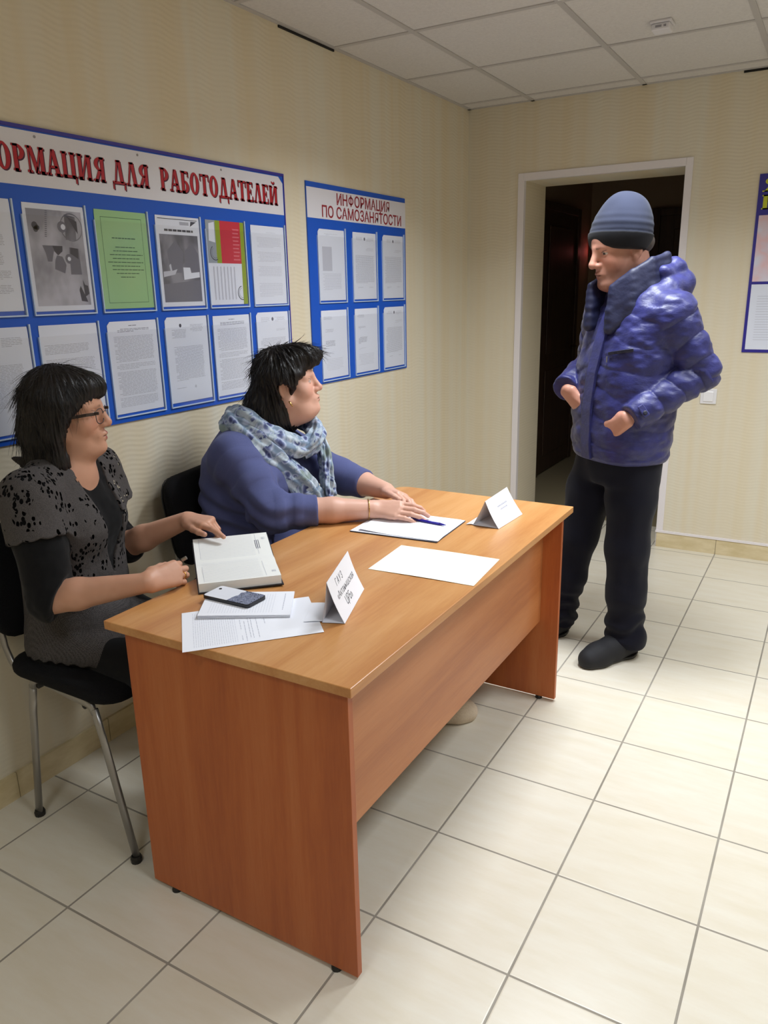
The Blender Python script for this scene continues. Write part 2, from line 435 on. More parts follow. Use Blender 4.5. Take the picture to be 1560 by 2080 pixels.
M['acryl'] = acrylic()
M['sheet'] = plain('paper_white', (222, 226, 240), .75); M['ink'] = plain('print_grey', (172, 174, 188), .8)
M['ink_dark'] = plain('print_dark', (70, 70, 82), .8); M['ink_mid'] = plain('print_mid', (112, 112, 126), .8); M['ink_soft'] = plain('print_soft', (192, 194, 208), .8)
M['green_sheet'] = plain('paper_green', (158, 200, 146), .75); M['ink_green'] = plain('print_on_green', (70, 104, 78), .8)
M['poster_red'] = plain('poster_red', (196, 42, 58), .7); M['poster_olive'] = plain('poster_olive', (140, 160, 30), .7)
M['poster_grey'] = plain('poster_grey', (150, 158, 168), .7); M['poster_rose'] = plain('poster_rose', (216, 110, 122), .7)
def photo_grey(name, lo, hi, sc, seed):
    t = NT(name); n = t.noise(t.scale(t.pos(), (1, 1, .7)), sc, 3, .5)
    t.set(Base_Color=t.ramp(n, [(.38, lo), (.62, hi)]), Roughness=.7); return t.m
M['photo_lo'] = photo_grey('photo_print_dark', (92, 92, 104), (138, 138, 150), 14, 1)
M['photo_hi'] = photo_grey('photo_print_light', (142, 142, 154), (186, 186, 200), 12, 2)
DOC_M = [M['sheet'], M['ink'], M['ink_dark'], M['ink_mid'], M['ink_soft']]

def doc_lines(mb, fr, w, h, rng, kind):
    """text-like dashes on a sheet; u 0..w, v 0..h (v up)"""
    def line(u0, u1, v, t=.0012, m=1):
        mb.cur = m; u = u0
        while u < u1 - .002:
            e_ = min(u1, u + rng.uniform(.007, .022)); mb._add([fr(u, v, .0005), fr(e_, v, .0005), fr(e_, v+t, .0005), fr(u, v+t, .0005)], [(0, 1, 2, 3)]); u = e_ + .0022
    def para(v0, v1, u0=.022, u1=None, st=.0048, m=1, t=.0015):
        u1 = w-.018 if u1 is None else u1; v = v0
        while v > v1:
            last = v - st <= v1
            line(u0 + (rng.choice((0, 0, .012)) if kind != 'form' else 0), u1 - (rng.uniform(.0, .09) if last else rng.uniform(0, .006)), v, t, m); v -= st
    def blot(u, v, r, m=2):
        mb.cur = m; n = 10; mb._add([fr(u + r*math.cos(2*math.pi*k/n), v + 1.1*r*math.sin(2*math.pi*k/n), .0006) for k in range(n)], [tuple(range(n))])
    if kind == 'letter':
        blot(w*.5, h-.028, .007, 3); para(h-.022, h-.04, .03, w*.42, .004, 4); para(h-.022, h-.04, w*.58, w-.02, .004, 4)
        para(h-.07, h-.085, w*.55, w-.02, .005, 4); para(h-.105, .075, m=1); para(.055, .05, .04, .09); para(.055, .05, w-.07, w-.03)
    elif kind == 'letter2':
        blot(w*.35, h-.03, .006, 2); para(h-.045, h-.08, .03, w*.48, .0045, 1); para(h-.03, h-.055, w*.58, w-.02, .0045, 1)
        para(h-.105, .075, .035, w-.028, .0042, 1); para(.05, .045, .03, .08, m=1); blot(w*.6, .05, .005, 4)
    elif kind == 'text':
        line(w*.42, w*.58, h-.016, .002, 3); para(h-.026, h-.038, .04, w-.03, .0042, 3); para(h-.05, h-.13, m=1, st=.0042); para(h-.14, h-.155, m=1); para(h-.165, .06, st=.0044, m=1); para(.05, .02, st=.0046, m=1)
    elif kind == 'list':
        for k in range(3):
            v = h-.045-.055*k; para(v, v-.036, .035, w-.02, .005, 4)
        para(h-.025, h-.03, w*.4, w*.75, m=4); para(h-.22, h-.27, .035, w-.02, .005, 4)
    elif kind == 'photo':
        mb.cur = 4; mb._add([fr(.03, h*.42, .0006), fr(w*.5, h*.42, .0006), fr(w*.5, h*.76, .0006), fr(.03, h*.76, .0006)], [(0, 1, 2, 3)]); para(h*.38, h*.15, .03, w-.03, .005, 4); para(h-.02, h-.03, .05, w-.05, .005, 4)
    elif kind == 'sparse':
        para(h-.03, h-.05, .02, .09, .005, 1); para(h*.72, h*.68, .03, .1, .005, 1); para(h*.55, h*.45, .03, .11, .0055, 3); para(h*.38, h*.35, .03, .1, .005, 4); para(h*.28, h*.1, .03, w-.04, .007, 4)
    elif kind == 'blocks':
        v = h-.06
        while v > .05:
            hh = rng.uniform(.02, .04); para(v, v-hh, .012, w-rng.uniform(.02, .05), .0042, 1); v -= hh + .014
def make_doc(y0, z1, w, h, kind, label, group, seed, xo=0.0, mats=None, custom=None, plane='left'):
    """a sheet standing in a pocket; its lower left corner at (y0, z1-h)"""
    rng = random.Random(seed); mb = MB()
    if plane == 'left': fr = lambda u, v, k: Vector((XW+.0072+xo+k, y0+u, z1-h+v))
    else: fr = lambda u, v, k: Vector((y0+u, YB-.0072-xo-k, z1-h+v))
    mb.prism([(0, 0), (w, 0), (w, h-.012), (w-.001, h), (.012 if seed % 3 == 0 else .001, h), (0, h-.012)], .0004, fr)
    if custom: custom(mb, fr, w, h, rng)
    else: doc_lines(mb, fr, w, h, rng, kind)
    o = mb.build('information_sheet', mats or DOC_M)
    return tag(o, label, 'notice', group)
def pocket(parent, y0, z0, w, h, plane='left'):
    if plane == 'left': fr = lambda u, v, k: Vector((XW+.006+k, y0+u, z0+v))
    else: fr = lambda u, v, k: Vector((y0+u, YB-.005-k, z0+v))
    mb = MB(); mb.cur = 1
    def bx(u0, u1, v0, v1, k0, k1):
        mb._add([fr(u, v, k) for k in (k0, k1) for v in (v0, v1) for u in (u0, u1)], [(0,2,3,1),(4,5,7,6),(0,1,5,4),(2,6,7,3),(0,4,6,2),(1,3,7,5)])
    bx(-.003, .0, 0, h-.03, .0, .006); bx(w, w+.0045, 0, h+.008, .0, .006); bx(-.003, w+.0045, -.004, 0, .0, .006)
    mb.cur = 0; bx(0, w, 0, h-.03, .0050, .0060)
    return mb.build('pocket', [M['acryl'], M['acryl_edge']], parent)

B1 = empty('information_board', (0, 0, 0)); tag(B1, 'wide blue wall board with red serif capitals, behind the two seated people', 'notice board')
BY0, BY1, BZ0, BZ1 = .262, 1.752, 1.088, 1.952
MB().box(XW+.001, XW+.006, BY0, BY1, BZ0, BZ1).build('panel', M['board_blue'], B1)
e_ = MB(); e_.box(XW+.001, XW+.008, BY0-.004, BY1+.006, BZ1-.002, BZ1+.008); e_.box(XW+.001, XW+.008, BY1, BY1+.006, BZ0, BZ1); e_.build('edging', M['board_purple'], B1)
MB().prism([(BY0, 1.802), (BY1-.004, 1.802), (BY1-.004, BZ1-.03), (BY1-.03, BZ1-.006), (BY0, BZ1-.006)], .0012, lambda u, v, k: Vector((XW+.0058+k, u, v))).build('header_strip', M['board_white'], B1)
ps_, wd = serif_line('ИНФОРМАЦИЯ ДЛЯ  РАБОТОДАТЕЛЕЙ')
pre = serif_line('ИНФ')[1] + .05
K = (1.712-.470)/(wd-pre); Y00 = .470 - pre*K; LH = .070; LZ = 1.838
u0 = 0.0
for ch in 'ИНФОРМАЦИЯ ДЛЯ  РАБОТОДАТЕЛЕЙ':
    ps_, adv = serif_letter(ch); l = MB(); l.cur = 1
    for p in ps_: l.prism([(Y00+K*(u0+u)+.004, LZ+LH*v-.003) for u, v in p], .0008, lambda u, v, k: Vector((XW+.0071+k, u, v)))
    l.cur = 0
    for p in ps_: l.prism([(Y00+K*(u0+u), LZ+LH*v) for u, v in p], .0010, lambda u, v, k: Vector((XW+.0079+k, u, v)))
    u0 += adv + .05
    if ps_ and Y00+K*u0 > BY0+.02: l.build('letter', [M['red'], M['plum']], B1)
M['screw'] = plain('screw_grey', (150, 146, 150), .4, .6)
for yy in (.60, .98, 1.38): MB().lathe([(.004, 0), (.004, .001), (.002, .002)], (XW+.007, yy, 1.934), 10, (1, 0, 0)).build('screw_head', M['screw'], B1)

def two_columns(mb, fr, w, h, rng):          # grey photo sheet
    def poly(pts, m, k=.0006): mb.cur = m; mb._add([fr(u*w, v*h, k) for u, v in pts], [tuple(range(len(pts)))])
    def disc(cu, cv, r, m, k, n=24, a0=0, a1=360): poly([(cu + r/w*math.cos(math.radians(a0+(a1-a0)*i/n)), cv + r/h*math.sin(math.radians(a0+(a1-a0)*i/n))) for i in range(n)], m, k)
    poly([(.05, .05), (.95, .05), (.95, .95), (.05, .95)], 5)
    disc(.76, .80, .040, 6, .0008); disc(.76, .80, .037, 5, .0009)
    poly([(.64, .68), (.82, .68), (.84, .90), (.66, .92)], 6, .0010); poly([(.70, .90), (.86, .86), (.86, .74), (.78, .82)], 2, .0011); disc(.62, .80, .008, 0, .0012); disc(.60, .80, .016, 3, .0011)
    disc(.16, .80, .010, 2, .0008); disc(.2, .78, .007, 2, .0008); disc(.17, .765, .008, 2, .0008)
    poly([(.24, .62), (.56, .62), (.54, .57), (.48, .53), (.42, .57), (.37, .47), (.30, .47), (.28, .55)], 3, .0008); poly([(.40, .62), (.57, .62), (.56, .57), (.48, .53), (.43, .57)], 2, .0009)
    poly([(.40, .40), (.56, .36), (.60, .44), (.55, .52), (.46, .53), (.42, .48)], 3, .0008)
    poly([(.66, .35), (.85, .35), (.84, .6), (.68, .61)], 3, .0008); poly([(.69, .55), (.82, .5), (.83, .6), (.70, .61)], 2, .0009); disc(.66, .5, .014, 3, .0009); disc(.66, .5, .006, 0, .001)
    poly([(.79, .09), (.90, .08), (.88, .12), (.80, .24), (.77, .2)], 2, .0008); poly([(.86, .13), (.94, .16), (.93, .24), (.88, .25), (.85, .30)], 2, .0008)
    for k in range(14): poly([(.30+.004*k, .70+.018*k), (.335+.004*k, .70+.018*k), (.335+.004*k, .708+.018*k), (.30+.004*k, .708+.018*k)], 3, .0008)
def green_doc(mb, fr, w, h, rng):
    def line(u0, u1, v, t, m=1):
        mb.cur = m; u = u0
        while u < u1:
            e_ = min(u1, u+rng.uniform(.008, .022)); mb._add([fr(u, v, .0006), fr(e_, v, .0006), fr(e_, v+t, .0006), fr(u, v+t, .0006)], [(0,1,2,3)]); u = e_+.002
    mb.cur = 1
    for a, b, c_, d in ((.022, w-.022, .018, .0192), (.022, w-.022, h-.022, h-.0205), (.022, .0232, .018, h-.022), (w-.0232, w-.022, .018, h-.022)):
        mb._add([fr(a, c_, .0006), fr(b, c_, .0006), fr(b, d, .0006), fr(a, d, .0006)], [(0,1,2,3)])
    line(.06, w-.055, h*.72, .0032)
    for k, (a, b) in enumerate(((.07, .06), (.06, .05), (.045, .03), (.055, .045), (.035, .03), (.05, .045), (.05, .03), (.065, .05), (.08, .07))): line(a, w-b, h*.63-.0115*k, .0024)
def person_poster(mb, fr, w, h, rng):
    def poly(pts, m, k=.0006): mb.cur = m; mb._add([fr(u*w, v*h, k) for u, v in pts], [tuple(range(len(pts)))])
    poly([(.06, .05), (.94, .05), (.94, .80), (.06, .80)], 5)
    poly([(.06, .25), (.94, .30), (.94, .05), (.06, .05)], 6, .0007)
    poly([(.08, .33), (.34, .36), (.40, .42), (.28, .40), (.26, .48), (.22, .46), (.24, .40), (.08, .39)], 4, .0009); poly([(.54, .30), (.92, .33), (.92, .39), (.72, .38), (.7, .44), (.54, .44)], 0, .0009)
    poly([(.24, .38), (.20, .62), (.40, .74), (.58, .60), (.50, .38)], 6, .0008); poly([(.58, .36), (.6, .62), (.78, .72), (.92, .6), (.92, .40)], 6, .0008)
    poly([(.78, .90), (.93, .955), (.80, .955)], 2, .0009); poly([(.54, .91), (.75, .91), (.75, .945), (.54, .945)], 1, .0008)
    poly([(.05, .965), (.95, .965), (.95, .972), (.05, .972)], 2, .0008)
    mb.cur = 2; u = .18
    while u < .84:
        e_ = min(.84, u+rng.uniform(.04, .1)); poly([(u, .835), (e_, .835), (e_, .858), (u, .858)], 2, .0009); u = e_+.015
def colour_leaflet(mb, fr, w, h, rng):
    def poly(pts, m, k=.0006): mb.cur = m; mb._add([fr(u*w, v*h, k) for u, v in pts], [tuple(range(len(pts)))])
    poly([(0, .50), (.24, .50), (.24, 1), (0, 1)], 7); poly([(.24, .50), (.36, .50), (.36, 1), (.24, 1)], 6, .0007); poly([(.36, .50), (.90, .50), (.90, 1), (.36, 1)], 5, .0007); poly([(.88, 0), (1, 0), (1, 1), (.90, 1)], 6, .0008)
    poly([(.06, .76), (.22, .74), (.22, .98), (.08, .96)], 0, .0008)
    for k in range(9): poly([(.68+.01*(k % 3), .54+.045*k), (.86-.02*(k % 2), .54+.045*k), (.86-.02*(k % 2), .555+.045*k), (.68, .555+.045*k)], 8, .0009)
    for cu, cv, a0, a1 in ((.20, .62, 120, 300), (.86, .14, 100, 280)):
        for r, t_ in ((.024, .003), (.018, .001)):
            for i in range(12):
                p, q_ = math.radians(a0+(a1-a0)*i/12), math.radians(a0+(a1-a0)*(i+1)/12)
                poly([(cu+r/w*math.cos(p), cv+r/h*math.sin(p)), (cu+(r+t_)/w*math.cos(p), cv+(r+t_)/h*math.sin(p)), (cu+(r+t_)/w*math.cos(q_), cv+(r+t_)/h*math.sin(q_)), (cu+r/w*math.cos(q_), cv+r/h*math.sin(q_))], 2, .001)
    for k in range(7): poly([(.12+.09*k, .06), (.15+.09*k, .06), (.15+.09*k, .46), (.12+.09*k, .46)], 4, .0008)
G1, G2 = 'notices on the wide blue board', 'notices on the narrow blue board'
PH, PW = .306, .216
cols = [.277, .524, .775, 1.026, 1.270, 1.524]
ZT, ZB_ = 1.757, 1.417
for y in cols:
    for z in (ZT, ZB_): pocket(B1, y, z-PH-.002, PW, PH)
make_doc(cols[0]+.002, ZT+.004, .210, .30, 'blocks', 'white printed notice at the photo\'s left edge, upper row of the wide board', G1, 1)
make_doc(cols[1]+.003, ZT, .210, .30, '', 'grey photo sheet with a round picture, upper row of the wide blue board', G1, 2, custom=two_columns, mats=DOC_M+[M['photo_hi'], M['photo_lo']])
make_doc(cols[2]+.002, ZT, .211, .30, '', 'light green framed notice on the wide blue board', G1, 4, custom=green_doc, mats=[M['green_sheet'], M['ink_green']])
make_doc(cols[3]+.003, ZT, .210, .30, '', 'dark grey photo poster with a white heading, right of the green notice', G1, 5, custom=person_poster, mats=DOC_M+[M['photo_lo'], M['ink_mid']])
make_doc(cols[4]+.002, ZT, .211, .30, '', 'red and olive colour leaflet on the wide blue board', G1, 7, custom=colour_leaflet, mats=DOC_M+[M['poster_red'], M['poster_olive'], M['poster_grey'], M['poster_rose']])
make_doc(cols[5]+.002, ZT-.004, .210, .30, 'list', 'pale printed notice right of the red and olive leaflet', G1, 8)
make_doc(cols[0]+.002, ZB_, .210, .30, 'letter2', 'white letter at the photo\'s left edge, lower row of the wide board', G1, 10)
make_doc(cols[1]+.002, ZB_, .210, .30, 'blocks', "white sheet half hidden behind the hair of the person in glasses", G1, 11)
make_doc(cols[2]+.002, ZB_, .210, .30, 'text', 'densely printed white sheet below the green notice', G1, 12)
make_doc(cols[3]+.002, ZB_+.004, .210, .30, 'letter2', 'white letter with a small dark crest below the dark grey poster', G1, 15)
make_doc(cols[4]+.002, ZB_, .210, .30, 'text', 'white printed sheet below the red and olive leaflet', G1, 14)
make_doc(cols[5]+.002, ZB_+.004, .210, .30, 'letter', "white letter with a round crest above the wavy dark hair", G1, 18)

B2 = empty('information_board', (0, 0, 0)); tag(B2, 'narrow blue wall board with two lines of dark red sans capitals, nearer the corner', 'notice board')
CY0, CY1 = 1.912, 2.792
MB().box(XW+.001, XW+.006, CY0, CY1, 1.087, 1.952).build('panel', M['board_blue'], B2)
MB().box(XW+.0058, XW+.0072, CY0+.002, CY1, 1.806, 1.930).build('header_strip', M['board_white'], B2)
l = MB()
fr2 = lambda u, v, k: Vector((XW+.0072+k, u, v))
for tx, yy in (('ИНФОРМАЦИЯ', 1.873), ('ПО САМОЗАНЯТОСТИ', 1.815)):
    _, a0, a1 = text_polys(tx, .066, .0008); o0 = 2.385-(a0+a1)/2
    for i_, ch in enumerate(tx):
        if ch == ' ': continue
        pol, c0, c1 = text_polys(ch, .066, 0.0 if ch in 'ФЯ' else .0011)
        _, p0, p1 = text_polys(tx[:i_+1], .066, .0008)          # right edge of this letter in the line
        l = MB()
        if ch == 'Ф':           # ring and stem
            cx, n_ = (c0+c1)/2, 28; hw = (c1-c0)/2; e = lambda a, k: (cx+(hw-k)*math.cos(a), .0245+(.0185-k)*math.sin(a))
            pol = [[e(2*math.pi*i/n_, .0075), e(2*math.pi*i/n_, 0), e(2*math.pi*(i+1)/n_, 0), e(2*math.pi*(i+1)/n_, .0075)] for i in range(n_)] + [[(cx-.0035, -.001), (cx+.0035, -.001), (cx+.0035, .050), (cx-.0035, .050)]]
        for p in pol: l._add([fr2(o0+p1-c1+x, yy+y, .0007) for x, y in p], [tuple(range(len(p)))])
        l.build('letter', M['red2'], B2)
cols2 = [1.980, 2.266, 2.545]
for y in cols2:
    for z in (1.768, 1.418): pocket(B2, y, z-.318, .222, .316)
k2 = [('photo', 'sheet with a grey picture block, top left of the narrow blue board', 21), ('letter', 'letter with a small crest, top middle of the narrow blue board', 22), ('letter', 'letter with a small crest, top right of the narrow blue board', 24),
      ('sparse', 'faintly printed sheet at the lower left of the narrow blue board', 25), ('sparse', 'sparsely printed sheet, lower middle of the narrow blue board', 26), ('letter', 'letter with a small crest, lower right of the narrow blue board', 27)]
for i, (kd, lb, sd_) in enumerate(k2):
    make_doc(cols2[i % 3]+.004, (1.768 if i < 3 else 1.418)-.004, .212, .306, kd, lb, G2, sd_)

B3 = empty('information_board', (0, 0, 0)); tag(B3, 'dark violet-blue board with yellow capitals, cut off by the right edge of the photo', 'notice board')
M['b3'] = plain('board_violet', (48, 40, 140), .4); M['yellow'] = plain('letter_yellow', (196, 200, 44), .45)
M['b3_sheet'] = NT('poster_pink_grey'); tt = M['b3_sheet']
tt.set(Base_Color=tt.ramp(tt.noise(tt.pos(), 9, 2), [(.35, (214, 214, 230)), (.6, (226, 190, 196)), (.75, (210, 210, 228))]), Roughness=.6); M['b3_sheet'] = tt.m
MB().box(1.782, 2.42, YB-.006, YB-.001, 1.142, 2.020).build('panel', M['b3'], B3)
l = MB(); fr3 = lambda u, v, k: Vector((u, YB-.0062-k, v))
for s_, zz in (('Я', 1.935), ('В', 1.852)):
    ps_, wd = serif_line(s_) if s_ != 'В' else (serif_letter('Б')[0] + [[(.3, .91), (.62, .80), (.62, .70), (.3, .58)]], .8)
    l = MB()
    for p in ps_: l.prism([(1.802+.085*u, zz+.068*v) for u, v in p], .001, fr3)
    l.build('letter', M['yellow'], B3)
G3 = 'notices on the violet board'
for z1, hh, lb, m_ in ((1.824, .322, 'pinkish poster in the upper row of the violet board at the right edge', [M['b3_sheet'], M['ink_soft']]), (1.488, .330, 'plain pale sheet in the lower row of the violet board at the right edge', [M['sheet'], M['ink_soft']])):
    mb = MB(); mb.prism([(1.797, z1-hh), (2.08, z1-hh), (2.08, z1), (1.797, z1)], .0015, fr3)
    if hh > .325:
        mb.cur = 1
        for k in range(18): mb._add([fr3(u, z1-.06-.013*k+dv, .002) for u, dv in ((1.83, 0), (2.04, 0), (2.04, .002), (1.83, .002))], [(0,1,2,3)])
    tag(mb.build('information_sheet', m_), lb, 'notice', G3)
# ------------------------------------------------------------------ the desk
def wood(name, along, lo, mid, hi, rough=.32, sc=1.0):
    t = NT(name); p = t.pos()
    s = {'y': (7, .55, 7), 'z': (7, 7, .55), 'x': (.55, 7, 7)}[along]
    warp = t.noise(t.scale(p, tuple(v*.35 for v in s)), 2.0, 2)
    v = t.add('ShaderNodeVectorMath', operation='ADD', i_0=t.scale(p, s), i_1=t.comb(t.math('MULTIPLY', warp, .9), t.math('MULTIPLY', warp, .9), warp)).outputs[0]
    n = t.noise(v, 1.5*sc, 5, .6)
    fib = t.noise(t.scale(p, tuple(q*9 for q in s)), 2.2, 3, .7)
    f = t.math('ADD', t.math('MULTIPLY', n, .8), t.math('MULTIPLY', fib, .2))
    t.set(Base_Color=t.ramp(f, [(.36, lo), (.5, mid), (.64, hi)]), Roughness=rough)
    t.p.inputs['Specular IOR Level'].default_value = .5
    t.bump(fib, .06, .0006); return t.m
M['wood_top'] = wood('desk_laminate_top', 'y', (184, 124, 70), (198, 142, 86), (208, 156, 102), .34)  # paler, yellower than the sides: grazing gloss reflection put into the colour
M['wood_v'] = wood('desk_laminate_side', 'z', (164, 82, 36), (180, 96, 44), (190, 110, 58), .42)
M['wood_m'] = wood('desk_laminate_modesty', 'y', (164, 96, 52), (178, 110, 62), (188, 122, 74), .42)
M['blk_plastic'] = plain('black_plastic', (18, 17, 17), .5)
DK = empty('desk', (1.137, .882, 0)); tag(DK, 'cherry wood office desk with papers on it, in front of the two seated people', 'desk')
def dpart(name, mb, m, **kw):
    o = mb.build(name, m, None, **kw); o.parent = DK; o.matrix_parent_inverse = Matrix.Translation((-1.137, -.882, 0)); return o
X0, X1, Y0_, Y1_ = .786, 1.488, .154, 1.620
top = [(X0, Y0_), (X1, Y0_), (X1, Y1_)]
top += [(X0+.05-.05*math.sin(a), Y1_-.05+.05*math.cos(a)) for a in np.linspace(0, math.pi/2, 8)]
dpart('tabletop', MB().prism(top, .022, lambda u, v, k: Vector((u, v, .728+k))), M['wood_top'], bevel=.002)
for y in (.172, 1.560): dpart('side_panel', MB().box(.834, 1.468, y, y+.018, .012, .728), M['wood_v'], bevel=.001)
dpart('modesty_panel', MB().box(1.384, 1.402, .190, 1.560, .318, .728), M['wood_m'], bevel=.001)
for y in (.172, 1.560):
    for x in (.905, 1.405): dpart('foot', MB().lathe([(.013, 0), (.013, .006), (.009, .012)], (x, y+.009, 0), 14), M['blk_plastic'])

# ------------------------------------------------------------------ sheets, cards, notebook, phone, pen on the desk
ZTOP = .750
M['white'] = plain('paper_bright', (240, 242, 250), .7); M['cream'] = plain('paper_cream', (246, 244, 226), .7)
M['print'] = plain('print_black', (96, 96, 106), .8)
def sheet(name, A, B, D, z, label, cat, mats, bend=None, nx=14, ny=10, th=.0003, lines=None, group=None):
    """A corner, B along the long side, D along the short side (2D); bend(u,v)->height"""
    A, B, D = (np.array(p, float) for p in (A, B, D)); b = bend or (lambda u, v: 0.0)
    P = lambda u, v, k=0: Vector((*(A + (B-A)*u + (D-A)*v), z + b(u, v) + k))
    mb = MB()
    for k in (th, 0):
        base = len(mb.v)
        for j in range(ny+1):
            for i in range(nx+1): mb.v.append(tuple(P(i/nx, j/ny, k)))
        for j in range(ny):
            for i in range(nx):
                q = (base+j*(nx+1)+i, base+j*(nx+1)+i+1, base+(j+1)*(nx+1)+i+1, base+(j+1)*(nx+1)+i)
                mb.f.append(q if k else q[::-1]); mb.mi.append(0)
    rim = [i for i in range(nx)] + [nx+j*(nx+1) for j in range(ny)] + [ny*(nx+1)+nx-i for i in range(nx)] + [(ny-j)*(nx+1) for j in range(ny)]
    n1 = (nx+1)*(ny+1)
    for i in range(len(rim)):
        a, c = rim[i], rim[(i+1) % len(rim)]; mb.f.append((a, n1+a, n1+c, c)); mb.mi.append(0)
    if lines: mb.cur = 1; lines(mb, lambda u, v, k: P(u, v, th+k))
    o = mb.build(name, mats); autosmooth(o, 50)
    return tag(o, label, cat, group)
def rows(specs, seed):
    rng = random.Random(seed)
    def f(mb, P):
        for (u0, v0, v1, t) in specs:      # print running along v at position u
            v = v0
            while v < v1:
                e_ = min(v1, v+rng.uniform(.03, .09)); mb._add([P(u0, v, .0003), P(u0+t, v, .0003), P(u0+t, e_, .0003), P(u0, e_, .0003)], [(0, 1, 2, 3)]); v = e_+.012
    return f
ln = rows([(.42, .35, .6, .004), (.42, .08, .2, .004), (.45, .05, .55, .004), (.48, .12, .7, .004), (.50, .10, .9, .004), (.54, .10, .95, .004), (.60, .42, .95, .004), (.66, .6, .95, .003), (.71, .7, .95, .003)]
          + [(.08+.016*k, .06, .94, .0018) for k in range(20)], 3)
M['print_soft'] = plain('print_faint', (186, 188, 200), .8)
sheet('printed_sheet', (1.081, .115), (1.295, .345), (.926, .272), ZTOP+.001, 'white printed sheet hanging a little over the near edge of the desk', 'sheet', [M['white'], M['ink_soft']], lambda u, v: -.002*max(0, .2-u)**2 + .0004, lines=ln, group='loose papers on the desk')
bk = empty('booklet', (0, 0, 0)); tag(bk, 'thin white booklet of printed pages under the phone', 'booklet')
for k, nm in enumerate(('cover', 'page', 'page')):
    o = sheet(nm, (.986, .263), (1.178, .374), (.904, .391), ZTOP+.0032+.0022*k, None, None, [M['white'], M['ink_soft']], (lambda kk: (lambda u, v: .0012*math.sin(3*u+kk)*v + .001*kk*(1-u)*(1-v)))(k), th=.0014,
              lines=rows([(.10+.03*i, .10, .9, .0025) for i in range(24)] + [(.9, .2, .9, .008)], 6) if k == 2 else None)
    o.parent = bk
sheet('cream_sheet', (1.169, .746), (1.482, .761), (1.152, .969), ZTOP+.0008, 'blank cream-white sheet at the middle of the desk edge', 'sheet', [M['cream']], lambda u, v: .0012*(1-math.cos(6*u))*.5, group='loose papers on the desk')
M['cover_dark'] = plain('folder_dark', (58, 62, 78), .5)
sheet('folder', (.936, 1.016), (1.238, 1.036), (.922, 1.262), ZTOP+.001, 'thin dark folder under the papers of the person in the blue sweater', 'folder', [M['cover_dark']], th=.0022)
sheet('printed_sheet', (.936, 1.018), (1.236, 1.040), (.922, 1.262), ZTOP+.0036, "lower white sheet on the dark folder, under the clasped hands", 'sheet', [M['white'], M['ink']], group='loose papers on the desk')
sheet('printed_sheet', (.962, 1.030), (1.241, 1.040), (.930, 1.272), ZTOP+.0046, "top white sheet lifting at one end, under the clasped hands and blue pen", 'sheet', [M['white'], M['print_soft']], lambda u, v: .022*max(0, .42-u)**1.6*(1.0-.6*v) + .0004,
      lines=rows([(.45+.02*k, .08, .9, .003) for k in range(22)], 8), group='loose papers on the desk')

def tent_card(name, f0, f1, b0, rl, rr, label, write, group, tail=None):
    """folded card: front foot f0->f1, back foot starts b0, ridge rl->rr"""
    f0, f1, b0, rl, rr = (Vector(p) for p in (f0, f1, b0, rl, rr)); b1 = b0 + (f1-f0)
    c = empty(name, (f0+f1+b0+b1)/4); c.location.z = ZTOP; tag(c, label, 'tent card', group)
    inv = Matrix.Translation(-c.location)
    def leaf(nm, p00, p10, p01, p11, bul, m, wr=None):
        mb = MB(); n = 10; nr = (p10-p00).cross(p01-p00).normalized()
        Q = lambda u, v, k=0: p00*(1-u)*(1-v) + p10*u*(1-v) + p01*(1-u)*v + p11*u*v + nr*(bul*math.sin(math.pi*v) + k)
        for k in (.0004, 0):
            b = len(mb.v)
            for j in range(n+1):
                for i in range(n+1): mb.v.append(tuple(Q(i/n, j/n, k)))
            for j in range(n):
                for i in range(n):
                    q = (b+j*(n+1)+i, b+j*(n+1)+i+1, b+(j+1)*(n+1)+i+1, b+(j+1)*(n+1)+i); mb.f.append(q if k else q[::-1]); mb.mi.append(0)
        if wr: mb.cur = 1; wr(mb, Q, (p10-p00).length, (p01-p00).length)
        o = mb.build(nm, m, c); o.matrix_parent_inverse = inv; autosmooth(o, 60); return o
    leaf('front_leaf', f0, f1, rl, rr, -.003, [M['white'], M['print']], write)
    leaf('back_leaf', b1, b0, rr, rl, -.002, [M['white']])
    leaf('base_flap', f0+Vector((0, 0, .0006)), f1+Vector((0, 0, .0006)), b0+Vector((0, 0, .0006)), b1+Vector((0, 0, .0006)), .0004, [M['white']])
    if tail:
        t0, t1 = (Vector(p) for p in tail); leaf('loose_flap', b0+(b1-b0)*.02+Vector((0, 0, .002)), b0+(b1-b0)*.52+Vector((0, 0, .002)), t0, t1, .001, [M['white']])
    return c
def wr1(mb, Q, w, h):
    f = lambda u, v, k: Q(u/w, v/h, .0005+k)
    put_text(mb, 'Г А У З', .026, f, .0002, cx=w*.40, y=h*.70, sx=.72)
    put_text(mb, '«Актанышская', .024, f, .0002, cx=w*.52, y=h*.45, sx=.95)
    put_text(mb, 'ЦРБ»', .030, f, .0002, cx=w*.47, y=h*.18, sx=.8)
TC = 'tent cards on the desk'
tent_card('tent_card', (1.312, .405, ZTOP+.001), (1.238, .612, ZTOP+.001), (1.262, .385, ZTOP+.001), (1.277, .388, .853), (1.199, .600, .853),
          'near white tent card with three lines of print, beside the phone and papers', wr1, TC, ((1.222, .366, ZTOP+.0025), (1.172, .470, ZTOP+.0025)))
def wr2(mb, Q, w, h):
    f = lambda u, v, k: Q(u/w, v/h, .0005+k); rng = random.Random(4)
    for v0, u0, u1 in ((.60, .34, .70), (.48, .40, .68)):
        u = u0
        while u < u1:
            e_ = u+rng.uniform(.02, .06); mb._add([Q(a, b, .0007) for a, b in ((u, v0), (e_, v0), (e_, v0+.05), (u, v0+.05))], [(0, 1, 2, 3)]); u = e_+.008
_p = M['print']; M['print'] = M['ink']
